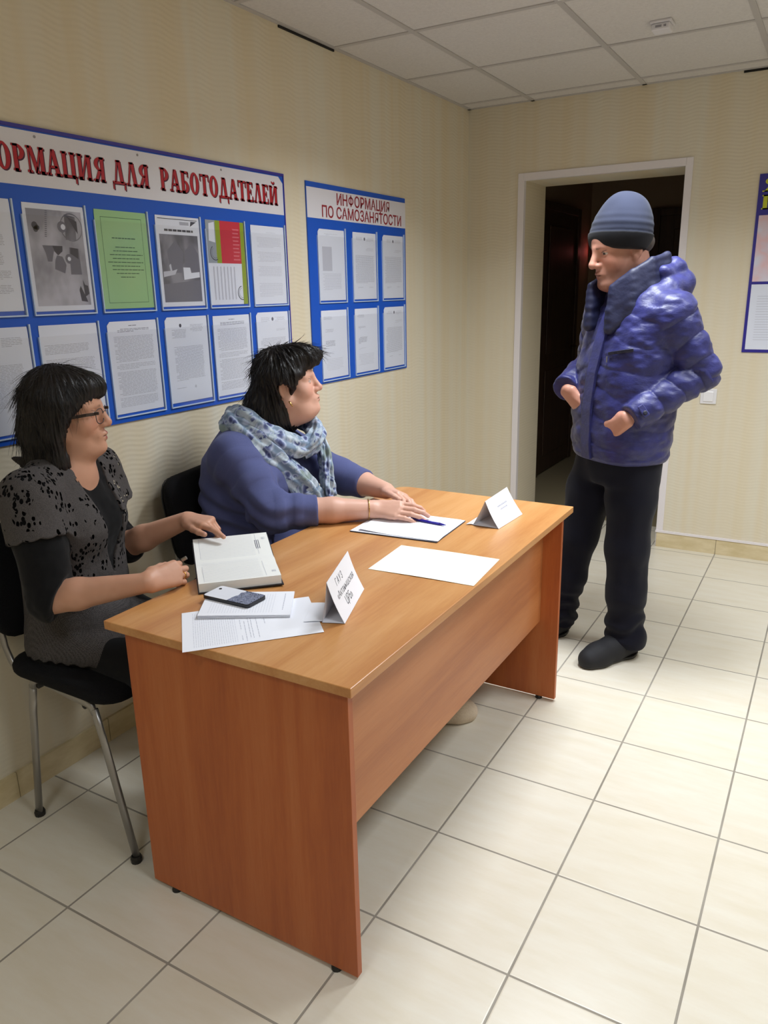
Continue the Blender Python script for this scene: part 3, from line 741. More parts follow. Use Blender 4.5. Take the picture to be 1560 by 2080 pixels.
tent_card('tent_card', (1.353, 1.253, ZTOP+.001), (1.362, 1.447, ZTOP+.001), (1.262, 1.255, ZTOP+.001), (1.303, 1.258, .836), (1.300, 1.455, .838),
          'far white tent card with faint small print, near the far end of the desk', wr2, TC, ((1.240, 1.250, ZTOP+.002), (1.240, 1.340, ZTOP+.002)))
M['print'] = _p
# open diary held half over the desk edge
nb = empty('open_diary', (.845, .569, ZTOP)); tag(nb, 'open diary with blank pages and a black cover, held by the person in glasses', 'diary')
A = Vector((.873, .386, .7505)); L_ = Vector((.163, .150, .004)).normalized(); LW = .221
# section across the book: pts (distance towards the far side, height of cover, height of page top)
Wd = Vector((-.212, .205, 0)).normalized()
zc = lambda s: .0 + (.0 if s < .09 else .20*(s-.09)) + .035*max(0, s-.17)
th_ = lambda s: .024 - .010*(s/.295) if s > .150 else .026 + .003*math.sin(math.pi*s/.15) - .006*(max(0, s-.12)/.03)
def nbp(u, s, k): return A + L_*u + Wd*s + Vector((0, 0, zc(s) + k))
N = 26
def strip(name, k0, k1, m, u0, u1, s0, s1, lines=None):
    mb = MB()
    for i in range(N+1):
        s = s0 + (s1-s0)*i/N
        a, b = k0(s), k1(s); mb.v += [tuple(nbp(u0, s, a)), tuple(nbp(u1, s, a)), tuple(nbp(u1, s, b)), tuple(nbp(u0, s, b))]
    for i in range(N):
        q = 4*i
        for j in range(4): mb.f.append((q+j, q+(j+1) % 4, q+4+(j+1) % 4, q+4+j)); mb.mi.append(0)
    mb.f += [(3, 2, 1, 0), (4*N, 4*N+1, 4*N+2, 4*N+3)]; mb.mi += [0, 0]
    if lines: lines(mb)
    o = mb.build(name, m, nb); o.matrix_parent_inverse = Matrix.Translation((-.845, -.569, -ZTOP)); return o
strip('cover', lambda s: .0, lambda s: .003, plain('diary_cover', (22, 24, 34), .45), 0, LW, -.004, .296)
def pl(mb):
    mb.cur = 1
    def q(u0, u1, s0, s1, m=1):
        mb.cur = m; mb._add([nbp(u, s, th_(s)+.0004) for u, s in ((u0, s0), (u1, s0), (u1, s1), (u0, s1))], [(0, 1, 2, 3)])
    for k in range(34):
        s = .012+.0082*k
        if abs(s-.15) > .012: q(.02, LW-.05, s, s+.0006)
    for s0, s1 in ((.01, .13), (.17, .285)): q(LW-.042, LW-.0412, s0, s1); q(.018, .0188, s0, s1)
    for t_, s0 in (('20', .030), ('19', .262)):
        put_text(mb, t_, .016, lambda u, v, k: nbp(LW-.014-v, s0-u*.9 if s0 > .2 else s0+u*.9, th_(s0)+.0008), 0, x0=0)
    mb.cur = 2
    for k in range(3): q(LW-.036-.005*k, LW-.034-.005*k, .20, .25, 2)
strip('pages', lambda s: .003, th_, [plain('diary_pages', (240, 241, 238), .7), M['ink_soft'], M['ink_mid']], .003, LW-.005, .002, .290, pl)
# phone
ph = empty('phone', (.99, .39, ZTOP)); tag(ph, 'black phone in a white case with a grey floral print, lying on the booklet', 'phone')
pa, pb, pd = Vector((.919, .352, 0)), Vector((1.066, .353, 0)), Vector((.915, .424, 0))
ex, ey = (pb-pa).normalized(), Vector((0, 0, 1)).cross((pb-pa).normalized())
def rr(w, h, r, n=6):
    o = []
    for cx, cy, a in ((w-r, r, -90), (w-r, h-r, 0), (r, h-r, 90), (r, r, 180)): o += [(cx+r*math.cos(math.radians(a+90*i/n)), cy+r*math.sin(math.radians(a+90*i/n))) for i in range(n+1)]
    return o
zp = ZTOP+.0104
phf = lambda z0: (lambda u, v, k: pa + ex*u + ey*v + Vector((0, 0, z0+k)))
def ppart(name, mb, m):
    o = mb.build(name, m, ph, bevel=.0008); o.matrix_parent_inverse = Matrix.Translation((-.99, -.39, -ZTOP)); return o
ppart('phone_body', MB().prism(rr(.148, .073, .009), .0085, phf(zp)), plain('phone_black', (20, 21, 28), .35))
t = NT('phone_case_print'); u_, v_, _ = t.sep(t.add('ShaderNodeVectorMath', operation='SUBTRACT', i_0=t.pos(), i_1=(.919, .352, 0)).outputs[0])[:3]
pat = t.add('ShaderNodeTexVoronoi', i_Vector=t.pos(), i_Scale=95, feature='DISTANCE_TO_EDGE').outputs['Distance']
wv = t.noise(t.pos(), 70, 3); flo = t.ramp(t.math('ADD', t.math('MULTIPLY', pat, 1.6), t.math('MULTIPLY', wv, .6)), [(.30, (40, 42, 58)), (.45, (150, 156, 178)), (.7, (92, 98, 122))])
edge = t.math('GREATER_THAN', t.math('ADD', u_, t.math('MULTIPLY', t.noise(t.pos(), 40, 1), .05)), .103)
t.set(Base_Color=t.mix(edge, (232, 234, 242), flo), Roughness=.25)
ppart('phone_case', MB().prism([(p[0]*.97+.002, p[1]*.96+.0015) for p in rr(.148, .073, .009)], .0009, phf(zp+.0085)), t.m)
ppart('camera_lens', MB().lathe([(.004, 0), (.004, .0012)], pa+ex*.016+ey*.052+Vector((0, 0, zp+.0094)), 12), M['blk_plastic'])
# blue pen on the top sheet
pn = empty('ballpoint_pen', (1.14, 1.20, ZTOP)); tag(pn, "blue ballpoint pen lying on the papers under the clasped hands", 'pen')
P0, P1 = Vector((1.060, 1.205, ZTOP+.0108)), Vector((1.196, 1.190, ZTOP+.0098))
def npart(name, mb, m):
    o = mb.build(name, m, pn, smooth=True); o.matrix_parent_inverse = Matrix.Translation((-1.14, -1.20, -ZTOP)); return o
M['pen_blue'] = plain('pen_blue', (36, 24, 150), .3)
npart('barrel', MB().tube([P0, P0.lerp(P1, .82)], .0044, 12), M['pen_blue'])
npart('tip_cone', MB().tube([P0.lerp(P1, .82), P0.lerp(P1, .95), P1], [.0044, .0022, .0008], 12), M['pen_blue'])

# ------------------------------------------------------------------ visitor chairs
M['chrome'] = plain('chair_tube_grey', (168, 166, 164), .32, .75); M['chair_fab'] = NT('chair_fabric')
tt = M['chair_fab']; nn = tt.noise(tt.obj(), 420, 2); tt.set(Base_Color=tt.ramp(nn, [(.3, (12, 12, 14)), (.7, (24, 24, 27))]), Roughness=.95); tt.bump(nn, .3, .001); tt.p.inputs['Specular IOR Level'].default_value = .2; M['chair_fab'] = tt.m
M['chair_plast'] = plain('chair_back_shell', (16, 16, 17), .5)
def cushion(name, w, d, h, r, curve, m, parent, fr):
    """rounded slab w (lateral) x d, thickness h"""
    mb = MB(); n = 30; rings = [(0, .0), (.25, .62), (.55, .9), (.8, 1.0), (1.0, .92), (1.0, .3)]
    out = rr(w, d, r, 5); out = [(u-w/2, v-d/2) for u, v in out]; m_ = len(out)
    prof = [(.0, .88), (.12, .96), (.35, 1.0), (.65, 1.0), (.88, .965), (1.0, .86)]
    for t_, s in prof:
        for u, v in out:
            uu = u - math.copysign(min(abs(u), (1-s)*.12*1.0), u); vv = v - math.copysign(min(abs(v), (1-s)*.12), v)
            mb.v.append(tuple(fr(uu, vv, (t_-.5)*h + curve(uu, vv))))
    for i in range(len(prof)-1):
        for j in range(m_): mb.f.append((i*m_+j, i*m_+(j+1) % m_, (i+1)*m_+(j+1) % m_, (i+1)*m_+j)); mb.mi.append(0)
    for base, flip in ((0, True), ((len(prof)-1)*m_, False)):
        mb.v.append(tuple(fr(0, 0, ((prof[0][0] if flip else 1.0)-.5)*h + curve(0, 0) + (0 if flip else .006)))); c = len(mb.v)-1
        for j in range(m_):
            q = (base+j, base+(j+1) % m_, c); mb.f.append(q[::-1] if flip else q); mb.mi.append(0)
    return mb.build(name, m, parent, smooth=True)
def make_chair(loc, rz, label):
    c = empty('visitor_chair', loc, rz); tag(c, label, 'chair', 'black visitor chairs')
    # local: x forward, y left; seat centre at (0,0)
    cushion('seat', .46, .43, .045, .07, lambda u, v: -.02*max(0, v/.215)**3*.5, M['chair_fab'], c, lambda u, v, k: Vector((v, u, .493+k)))
    cushion('backrest', .47, .32, .045, .075, lambda u, v: .22*u*u, M['chair_fab'], c, lambda u, v, k: Vector((-.243 - .16*v + k, u, .725+v)))
    cushion('back_shell', .45, .30, .012, .07, lambda u, v: .22*u*u, M['chair_plast'], c, lambda u, v, k: Vector((-.243 - .16*v + k - .028, u, .725+v)))
    for s in (1, -1):
        y = .205*s
        MB().tube([(-.180, y*1.04, .008), (-.140, y, .36), (-.122, y, .445)], .0135, 12, ry=.0085, up=(0, 1, 0)).build('leg', M['chrome'], c, smooth=True)
        MB().tube([(.230, y*1.02, .008), (.150, y, .36), (.131, y, .440)], .0135, 12, ry=.0085, up=(0, 1, 0)).build('leg', M['chrome'], c, smooth=True)
        MB().tube([(-.122, y, .440), (-.115, y, .462), (-.09, y, .474), (-.05, y, .470), (.05, y, .456), (.10, y, .452), (.122, y, .446), (.132, y, .425)], .0125, 12, ry=.009, up=(0, 1, 0)).build('seat_rail', M['chrome'], c, smooth=True)
        MB().tube([(-.06, y*.92, .462), (-.17, y*.92, .462), (-.225, y*.92, .478), (-.250, y*.92, .53), (-.262, y*.92, .64)], .0115, 12, ry=.008, up=(0, 1, 0)).build('back_upright', M['chrome'], c, smooth=True)
        for x in (-.180, .230): MB().lathe([(.015, 0), (.016, .012), (.013, .02)], (x, y*1.03, 0), 12).build('glide', M['blk_plastic'], c)
    for x, z in ((-.10, .450), (.09, .438)): MB().tube([(x, -.205, z), (x, .205, z)], .0095, 10).build('cross_bar', M['blk_plastic'], c, smooth=True)
    return c
make_chair((.500, .415, 0), 0.0, 'black visitor chair with grey tube legs, under the person in glasses')
make_chair((.490, 1.135, 0), 0.20, 'black visitor chair mostly hidden behind the person in the blue sweater')
# ------------------------------------------------------------------ figure modelling: smooth implicit bodies meshed by surface nets
V3 = lambda *a: np.array(a, float)
def smin(a, b, k):
    if k <= 0: return np.minimum(a, b)
    h = np.clip(.5 + .5*(b-a)/k, 0, 1); return b*(1-h) + a*h - k*h*(1-h)
def smax(a, b, k): return -smin(-a, -b, k)
def d_cone(x, y, z, a, b, ra, rb):
    ba = np.subtract(b, a); L2 = float(ba @ ba) or 1e-9
    px, py, pz = x-a[0], y-a[1], z-a[2]
    t = np.clip((px*ba[0] + py*ba[1] + pz*ba[2])/L2, 0, 1)
    return np.sqrt((px-t*ba[0])**2 + (py-t*ba[1])**2 + (pz-t*ba[2])**2) - (ra + (rb-ra)*t)
def d_sph(x, y, z, c, r): return np.sqrt((x-c[0])**2 + (y-c[1])**2 + (z-c[2])**2) - r
def d_ell(x, y, z, c, r, R=None):
    px, py, pz = x-c[0], y-c[1], z-c[2]
    if R is not None: px, py, pz = (px*R[0][i] + py*R[1][i] + pz*R[2][i] for i in range(3))
    k0 = np.sqrt((px/r[0])**2 + (py/r[1])**2 + (pz/r[2])**2); k1 = np.sqrt((px/r[0]**2)**2 + (py/r[1]**2)**2 + (pz/r[2]**2)**2)
    return k0*(k0-1)/np.maximum(k1, 1e-6)
class Sdf:
    """ordered list of smooth union / difference operations, each with its own bounds"""
    def __init__(s): s.ops = []
    def copy(s): n = Sdf(); n.ops = list(s.ops); return n
    def op(s, kind, fn, lo, hi, k=0.0, mg=.02):
        s.ops.append((kind, fn, np.array(lo, float)-k-mg, np.array(hi, float)+k+mg, k)); return s
    def cone(s, a, b, ra, rb, k=.02, kind='u', lim=None):
        r = max(ra, rb)
        if lim is None: fn = lambda x, y, z: d_cone(x, y, z, a, b, ra, rb)
        else:           # the limb ends at plane (p, n)
            p, n = np.array(lim[0], float), np.array(lim[1], float)/np.linalg.norm(lim[1])
            fn = lambda x, y, z: smax(d_cone(x, y, z, a, b, ra, rb), (x-p[0])*n[0] + (y-p[1])*n[1] + (z-p[2])*n[2], .006)
        return s.op(kind, fn, np.minimum(a, b)-r, np.maximum(a, b)+r, k)
    def chain(s, pts, rs, k=.02, k0=None):
        for i in range(len(pts)-1): s.cone(pts[i], pts[i+1], rs[i], rs[i+1], (k if k0 is None or i else k0))
        return s
    def ell(s, c, r, k=.02, R=None, kind='u'):
        m = max(r); return s.op(kind, lambda x, y, z: d_ell(x, y, z, c, r, R), np.array(c)-m, np.array(c)+m, k)
    def loft(s, st, k=.03, top=None, bot=None, e=2.4):
        """upright trunk from stations (z, cx, cy, lateral half, depth half, facing angle)"""
        st = np.array(sorted(st)); zz = st[:, 0]
        z1 = top if top is not None else zz[-1]; z0 = bot if bot is not None else zz[0]
        m = st[:, 3:5].max()
        def fn(x, y, z):
            zc = np.clip(z, zz[0], zz[-1]); g = [np.interp(zc, zz, st[:, i]) for i in range(1, 6)]
            px, py = x-g[0], y-g[1]; c, sn = np.cos(g[4]), np.sin(g[4])
            u = px*c + py*sn; v = -px*sn + py*c
            q = (np.abs(v/g[2])**e + np.abs(u/g[3])**e + 1e-9)**(1/e)
            d = (q-1)*np.minimum(g[2], g[3])
            return smax(d, np.maximum(z-z1, z0-z), .03)
        return s.op('u', fn, (st[:, 1].min()-m, st[:, 2].min()-m, z0), (st[:, 1].max()+m, st[:, 2].max()+m, z1), k)
    def cut(s, p, n, lo, hi, k=.004):
        """remove what lies beyond plane (p, n) inside the bounds"""
        n = np.array(n, float)/np.linalg.norm(n)
        return s.op('i', lambda x, y, z: (x-p[0])*n[0] + (y-p[1])*n[1] + (z-p[2])*n[2], lo, hi, k, mg=0)
    def grow(s, d): s.ops.append(('g', None, None, None, d)); return s
    def eval_pts(s, P):
        x, y, z = P[:, 0], P[:, 1], P[:, 2]; f = np.full(len(P), .15)
        for kind, fn, lo, hi, k in s.ops:
            if kind == 'g': f = f - k; continue
            m = np.all((P >= lo) & (P <= hi), axis=1)
            if not m.any(): continue
            d = fn(x[m], y[m], z[m]); f[m] = smin(f[m], d, k) if kind == 'u' else smax(f[m], -d if kind == 's' else d, k)
        return f
    def mesh(s, h, B=48, smooth=1):
        bb = [o for o in s.ops if o[0] == 'u']
        lo = np.min([o[2] for o in bb], axis=0); hi = np.max([o[3] for o in bb], axis=0)
        n = np.ceil((hi-lo)/h).astype(int) + 2; S1, S2 = int((n[1]+2)*(n[2]+2)), int(n[2]+2)
        ops = [(k_, fn, None if l is None else np.ceil((l-lo)/h).astype(int), None if l is None else np.floor((u-lo)/h).astype(int)+1, kk) for k_, fn, l, u, kk in s.ops]
        keys, verts, quads = [], [], []
        E = [((0,0,0),(1,0,0)),((0,1,0),(1,1,0)),((0,0,1),(1,0,1)),((0,1,1),(1,1,1)),((0,0,0),(0,1,0)),((1,0,0),(1,1,0)),((0,0,1),(0,1,1)),((1,0,1),(1,1,1)),((0,0,0),(0,0,1)),((1,0,0),(1,0,1)),((0,1,0),(0,1,1)),((1,1,0),(1,1,1))]
        for bx in range(0, n[0], B):
            for by in range(0, n[1], B):
                for bz in range(0, n[2], B):
                    o0 = np.array((bx, by, bz)); o1 = np.minimum(o0+B+1, n+1)
                    act = [o for o in ops if o[0] == 'u' and np.all(o[2] < o1) and np.all(o[3] > o0)]
                    if not act: continue
                    f = np.full(tuple(o1-o0), .15, np.float32)
                    for kind, fn, l, u, k in ops:
                        if kind == 'g': f -= k; continue
                        a = np.maximum(l, o0)-o0; b = np.minimum(u, o1)-o0
                        if np.any(b <= a): continue
                        sl = tuple(slice(a[i], b[i]) for i in range(3))
                        ax = [lo[i] + h*np.arange(o0[i]+a[i], o0[i]+b[i]) for i in range(3)]
                        d = fn(ax[0][:, None, None], ax[1][None, :, None], ax[2][None, None, :])
                        c = f[sl]; f[sl] = smin(c, d, k) if kind == 'u' else smax(c, -d if kind == 's' else d, k)
                    sg = (f < 0); u8 = sg.astype(np.uint8)
                    a = u8[:-1] + u8[1:]; a = a[:, :-1] + a[:, 1:]; a = a[:, :, :-1] + a[:, :, 1:]
                    I = np.argwhere((a > 0) & (a < 8))
                    if not len(I): continue
                    acc = np.zeros((len(I), 3)); cnt = np.zeros(len(I))
                    for p, q in E:
                        fa = f[I[:, 0]+p[0], I[:, 1]+p[1], I[:, 2]+p[2]].astype(float); fb = f[I[:, 0]+q[0], I[:, 1]+q[1], I[:, 2]+q[2]].astype(float)
                        m = (fa < 0) != (fb < 0); t = np.where(m, fa/np.where(m, fa-fb, 1), 0)
                        for ax_ in range(3): acc[:, ax_] += np.where(m, p[ax_] + t*(q[ax_]-p[ax_]), 0)
                        cnt += m
                    keys.append((I[:, 0]+bx)*S1 + (I[:, 1]+by)*S2 + I[:, 2]+bz); verts.append(lo + h*(o0 + I + acc/cnt[:, None]))
                    for ax_ in range(3):
                        sl0 = [slice(0, min(B, f.shape[i])) for i in range(3)]; sl1 = list(sl0)
                        sl0[ax_] = slice(0, min(B, f.shape[ax_]-1)); sl1[ax_] = slice(1, sl0[ax_].stop+1)
                        s0, s1 = sg[tuple(sl0)], sg[tuple(sl1)]; J = np.argwhere(s0 != s1)
                        if not len(J): continue
                        fl = s0[J[:, 0], J[:, 1], J[:, 2]]; J = J + o0
                        st = [S1, S2, 1]; o = [i for i in range(3) if i != ax_]
                        base = J[:, 0]*S1 + J[:, 1]*S2 + J[:, 2]
                        d1, d2 = st[o[0]], st[o[1]]
                        Q = np.stack([base-d1-d2, base-d2, base, base-d1], 1)
                        rev = fl if ax_ != 1 else ~fl
                        Q[~rev] = Q[~rev][:, ::-1]; quads.append(Q)
        keys = np.concatenate(keys); verts = np.concatenate(verts); quads = np.concatenate(quads)
        od = np.argsort(keys); keys, verts = keys[od], verts[od]
        ix = np.searchsorted(keys, quads); ix = np.minimum(ix, len(keys)-1); ok = np.all(keys[ix] == quads, axis=1); quads = ix[ok]
        for _ in range(smooth): verts = relax(verts, quads, .5)
        return verts, quads
def relax(v, q, w):
    e0 = np.concatenate([q[:, i] for i in range(4)]); e1 = np.concatenate([q[:, (i+1) % 4] for i in range(4)])
    acc = np.zeros_like(v); c = np.zeros(len(v))
    for a, b in ((e0, e1), (e1, e0)):
        c += np.bincount(a, minlength=len(v))
        for k in range(3): acc[:, k] += np.bincount(a, weights=v[b, k], minlength=len(v))
    m = c > 0; out = v.copy(); out[m] = v[m]*(1-w) + w*acc[m]/c[m, None]; return out
def normals(v, q):
    n = np.cross(v[q[:, 2]]-v[q[:, 0]], v[q[:, 3]]-v[q[:, 1]]); out = np.zeros_like(v)
    for i in range(4):
        for k in range(3): out[:, k] += np.bincount(q[:, i], weights=n[:, k], minlength=len(v))
    return out/np.maximum(np.linalg.norm(out, axis=1), 1e-12)[:, None]
_rs = np.random.RandomState(5); _tab = _rs.rand(4096)
def vnoise(P, sc=1.0, seed=0):
    """smooth value noise in -1..1"""
    p = P*sc + seed*17.31; i = np.floor(p).astype(np.int64); f = p-i; f = f*f*(3-2*f); out = 0
    for dx in (0, 1):
        for dy in (0, 1):
            for dz in (0, 1):
                hsh = ((i[:, 0]+dx)*73856093 ^ (i[:, 1]+dy)*19349663 ^ (i[:, 2]+dz)*83492791) & 4095
                out = out + _tab[hsh]*(f[:, 0] if dx else 1-f[:, 0])*(f[:, 1] if dy else 1-f[:, 1])*(f[:, 2] if dz else 1-f[:, 2])
    return out*2-1
def np_mesh(name, v, q, mats, parent=None, base=None, col=None, tri=None):
    if base is not None: v = v - np.array(base)
    me = bpy.data.meshes.new(name); me.vertices.add(len(v)); me.vertices.foreach_set('co', v.astype(np.float32).ravel())
    n = q.shape[1]; me.loops.add(q.size); me.loops.foreach_set('vertex_index', q.astype(np.int32).ravel())
    me.polygons.add(len(q)); me.polygons.foreach_set('loop_start', np.arange(0, q.size, n, dtype=np.int32))
    me.polygons.foreach_set('use_smooth', np.ones(len(q), bool)); me.update(calc_edges=True)
    if col is not None:
        at = me.color_attributes.new('tone', 'FLOAT_COLOR', 'POINT')
        at.data.foreach_set('color', np.c_[col, np.ones(len(v))].astype(np.float32).ravel())
    me.validate(); return link(name, me, mats, parent)
def frame(yaw, pitch=0.0, roll=0.0):
    """columns forward, left, up"""
    f = V3(math.cos(yaw)*math.cos(pitch), math.sin(yaw)*math.cos(pitch), math.sin(pitch)); l = V3(-math.sin(yaw), math.cos(yaw), 0); u = np.cross(f, l)
    l2 = l*math.cos(roll) + u*math.sin(roll); u2 = -l*math.sin(roll) + u*math.cos(roll); return np.stack([f, l2, u2], 1)
def loc(C, R, s, p): return np.array(C) + s*(R @ np.array(p, float))
def to_loc(C, R, s, x, y, z):
    px, py, pz = x-C[0], y-C[1], z-C[2]
    return tuple((px*R[0, i] + py*R[1, i] + pz*R[2, i])/s for i in range(3))

# ---- head in its own frame: x forward, y left, z up, about 0.225 m from chin to crown at scale 1
def head_local(x, y, z, fat=0.0, nose=1.0, male=False, open_=0.0, ears=True):
    ay = np.sqrt(y*y + 1e-7)
    d = d_ell(x, y, z, (-.013, 0, .034), (.099, .0745, .080))
    d = smin(d, d_ell(x, y, z, (.026, 0, .026), (.064, .060, .064)), .03)
    d = smin(d, d_ell(x, y, z, (.034, 0, -.036), (.051, .054+.006*fat, .066)), .03)
    d = smin(d, d_cone(x, ay, z, (-.008, .055+.006*fat, -.050), (.060, .015, -.099), .017+.004*fat, .015), .028)
    d = smin(d, d_cone(x, y, z, (-.035, 0, -.060), (.042, 0, -.086-.010*fat), .046, .026+.010*fat), .025)
    d = smin(d, d_sph(x, ay, z, (.079, .004 if not male else .008, -.101), .0160), .020)
    d = smin(d, d_sph(x, ay, z, (.053, .036+.003*fat, -.032), .022+.003*fat), .024)
    if fat: d = smin(d, d_ell(x, y, z, (.022, 0, -.108), (.050, .052, .030)), .03)
    d = smin(d, d_cone(x, ay, z, (.087, .008, .0165), (.066, .046, .0155), .008, .009), .014)
    d = smin(d, d_ell(x, y, z, (.074, 0, -.064), (.023, .029, .025)), .016)
    d = smax(d, -d_ell(x, ay, z, (.099, .0345, -.002), (.016, .0175, .0125)), .012)
    # nose
    d = smin(d, d_cone(x, y, z, (.089, 0, .012), (.106*nose, 0, -.030), .0088, .0112), .014)
    d = smin(d, d_sph(x, y, z, (.107*nose, 0, -.0335), .0112), .007)
    d = smin(d, d_ell(x, ay, z, (.0945, .0115, -.0378), (.0105, .0078, .0078)), .009)
    d = smax(d, -d_ell(x, ay, z, (.1010, .0062, -.0465), (.005, .0034, .005)), .0025)
    # lips
    d = smin(d, d_cone(x, ay, z, (.0965, .004, -.0635), (.0825, .0225, -.0680), .0058, .0030), .006)
    d = smin(d, d_cone(x, ay, z, (.0945, .0, -.0745-open_), (.0805, .0205, -.0700-open_*.4), .0062, .0030), .005)
    d = smax(d, -d_cone(x, ay, z, (.1035, 0, -.0686-open_*.45), (.0855, .0225, -.0688), .0016+open_*.35, .0010), .0022)
    # eyes: ball, lids
    d = smin(d, d_sph(x, ay, z, (.0715, .0320, -.0010), .0130), .0020)
    sh = d_sph(x, ay, z, (.0715, .0320, -.0010), .0150)
    d = smin(d, smax(sh, (.0042 - z) - .25*(ay-.032), .0015), .0022)
    d = smin(d, smax(sh + .0004, (z + .0066), .0015), .0022)
    if ears:
        Re = frame(-.42, 0, 0).T; xe, ye, ze = x + .010, ay - .0745, z + .012
        u = xe*math.cos(.45) - ye*math.sin(.45); v = xe*math.sin(.45) + ye*math.cos(.45); w = ze + u*.0
        e = d_ell(u, v, w, (0, 0, .002), (.0185, .0058, .0300))
        e = smin(e, d_ell(u, v, w, (.006, .0, -.026), (.009, .006, .010)), .006)
        e = smax(e, -d_ell(u, v, w, (.003, .0065, .003), (.0105, .0048, .0190)), .004)
        d = smin(d, e, .005)
    return d
def head_op(S, C, R, s, k=.02, **kw):
    m = .16*s; c = loc(C, R, s, (0, 0, -.01))
    return S.op('u', lambda x, y, z: s*head_local(*to_loc(C, R, s, x, y, z), **kw), c-m, c+m, k, mg=0)
def face_colors(v, C, R, s, skin, lip, brow, gaze=(0, 0), blush=None, brow_w=.0045, lid=None, stubble=None, iris=(46, 34, 26), white=(226, 220, 214)):
    """albedo of the skin: lips, brows, eyes"""
    x, y, z = to_loc(C, R, s, v[:, 0], v[:, 1], v[:, 2]); ay = np.abs(y)
    L = lambda c: np.array(lin(c))
    col = np.tile(L(skin), (len(v), 1)); near = (np.abs(x) < .14) & (ay < .1) & (z > -.14) & (z < .14)
    def put(w, c): col[:] = col*(1-w[:, None]) + w[:, None]*L(c)
    n1 = vnoise(v, 60); put(np.clip(.10*n1+.08, 0, .2), tuple(np.array(skin)*(.86, .78, .74)))
    if blush is not None: put(near*.32*np.exp(-(((x-.066)/.03)**2 + ((ay-.038)/.024)**2 + ((z+.030)/.022)**2)), blush); put(near*.30*np.exp(-(((x-.11)/.016)**2 + (ay/.014)**2 + ((z+.034)/.014)**2)), blush)
    if stubble is not None: put(near*np.clip(.55*np.exp(-((z+.085)/.03)**2)*(x > -.0), 0, 1)*(ay > .0), stubble)
    dl = np.minimum(d_cone(x, ay, z, (.0965, 0, -.0625), (.0820, .0225, -.0675), .0068, .0034), d_cone(x, ay, z, (.0945, 0, -.0755), (.0800, .0205, -.0700), .0068, .0034))
    put(near*np.clip(.5 - dl/.0016, 0, 1)*.9*(x > .07), lip)
    put(near*np.clip(1-np.abs(d_cone(x, ay, z, (.104, 0, -.0686), (.083, .0235, -.0688), .001, .001))/.003, 0, 1)*.8, (92, 44, 42))
    db = d_cone(x, ay, z, (.0935, .0135, .0165), (.0760, .044, .0195), brow_w, brow_w*.6)
    put(near*np.clip(.5 - db/.002, 0, 1)*.85*(.75+.25*vnoise(v, 500)), brow)
    re = np.sqrt((x-.0715)**2 + (ay-.032)**2 + (z+.001)**2)
    ball = near*(re < .01375)*(x > .0745)*np.clip((.0054 + .25*(ay-.032) - z)/.001, 0, 1)*np.clip((z+.0078)/.001, 0, 1)
    put(ball, white)
    gy = np.where(y > 0, .032+gaze[0], .032-gaze[0]); rr_ = np.sqrt((ay-gy)**2 + (z+.001-gaze[1])**2)
    put(ball*np.clip((.0062-rr_)/.001, 0, 1), iris); put(ball*np.clip((.0026-rr_)/.001, 0, 1), (8, 7, 7))
    put(near*(re < .0172)*(x > .073)*np.clip(1-np.abs(z-(.0046+.25*(ay-.032)))/.0022, 0, 1)*.9, lid or (52, 34, 30))
    put(near*(re < .0166)*(x > .074)*np.clip(1-np.abs(z+.0072)/.0012, 0, 1)*.35, (120, 78, 66))
    put(near*np.clip(1-np.sqrt((x-.1015)**2 + (ay-.0062)**2 + (z+.0465)**2)/.0055, 0, 1)*.8, (70, 34, 30))
    return col
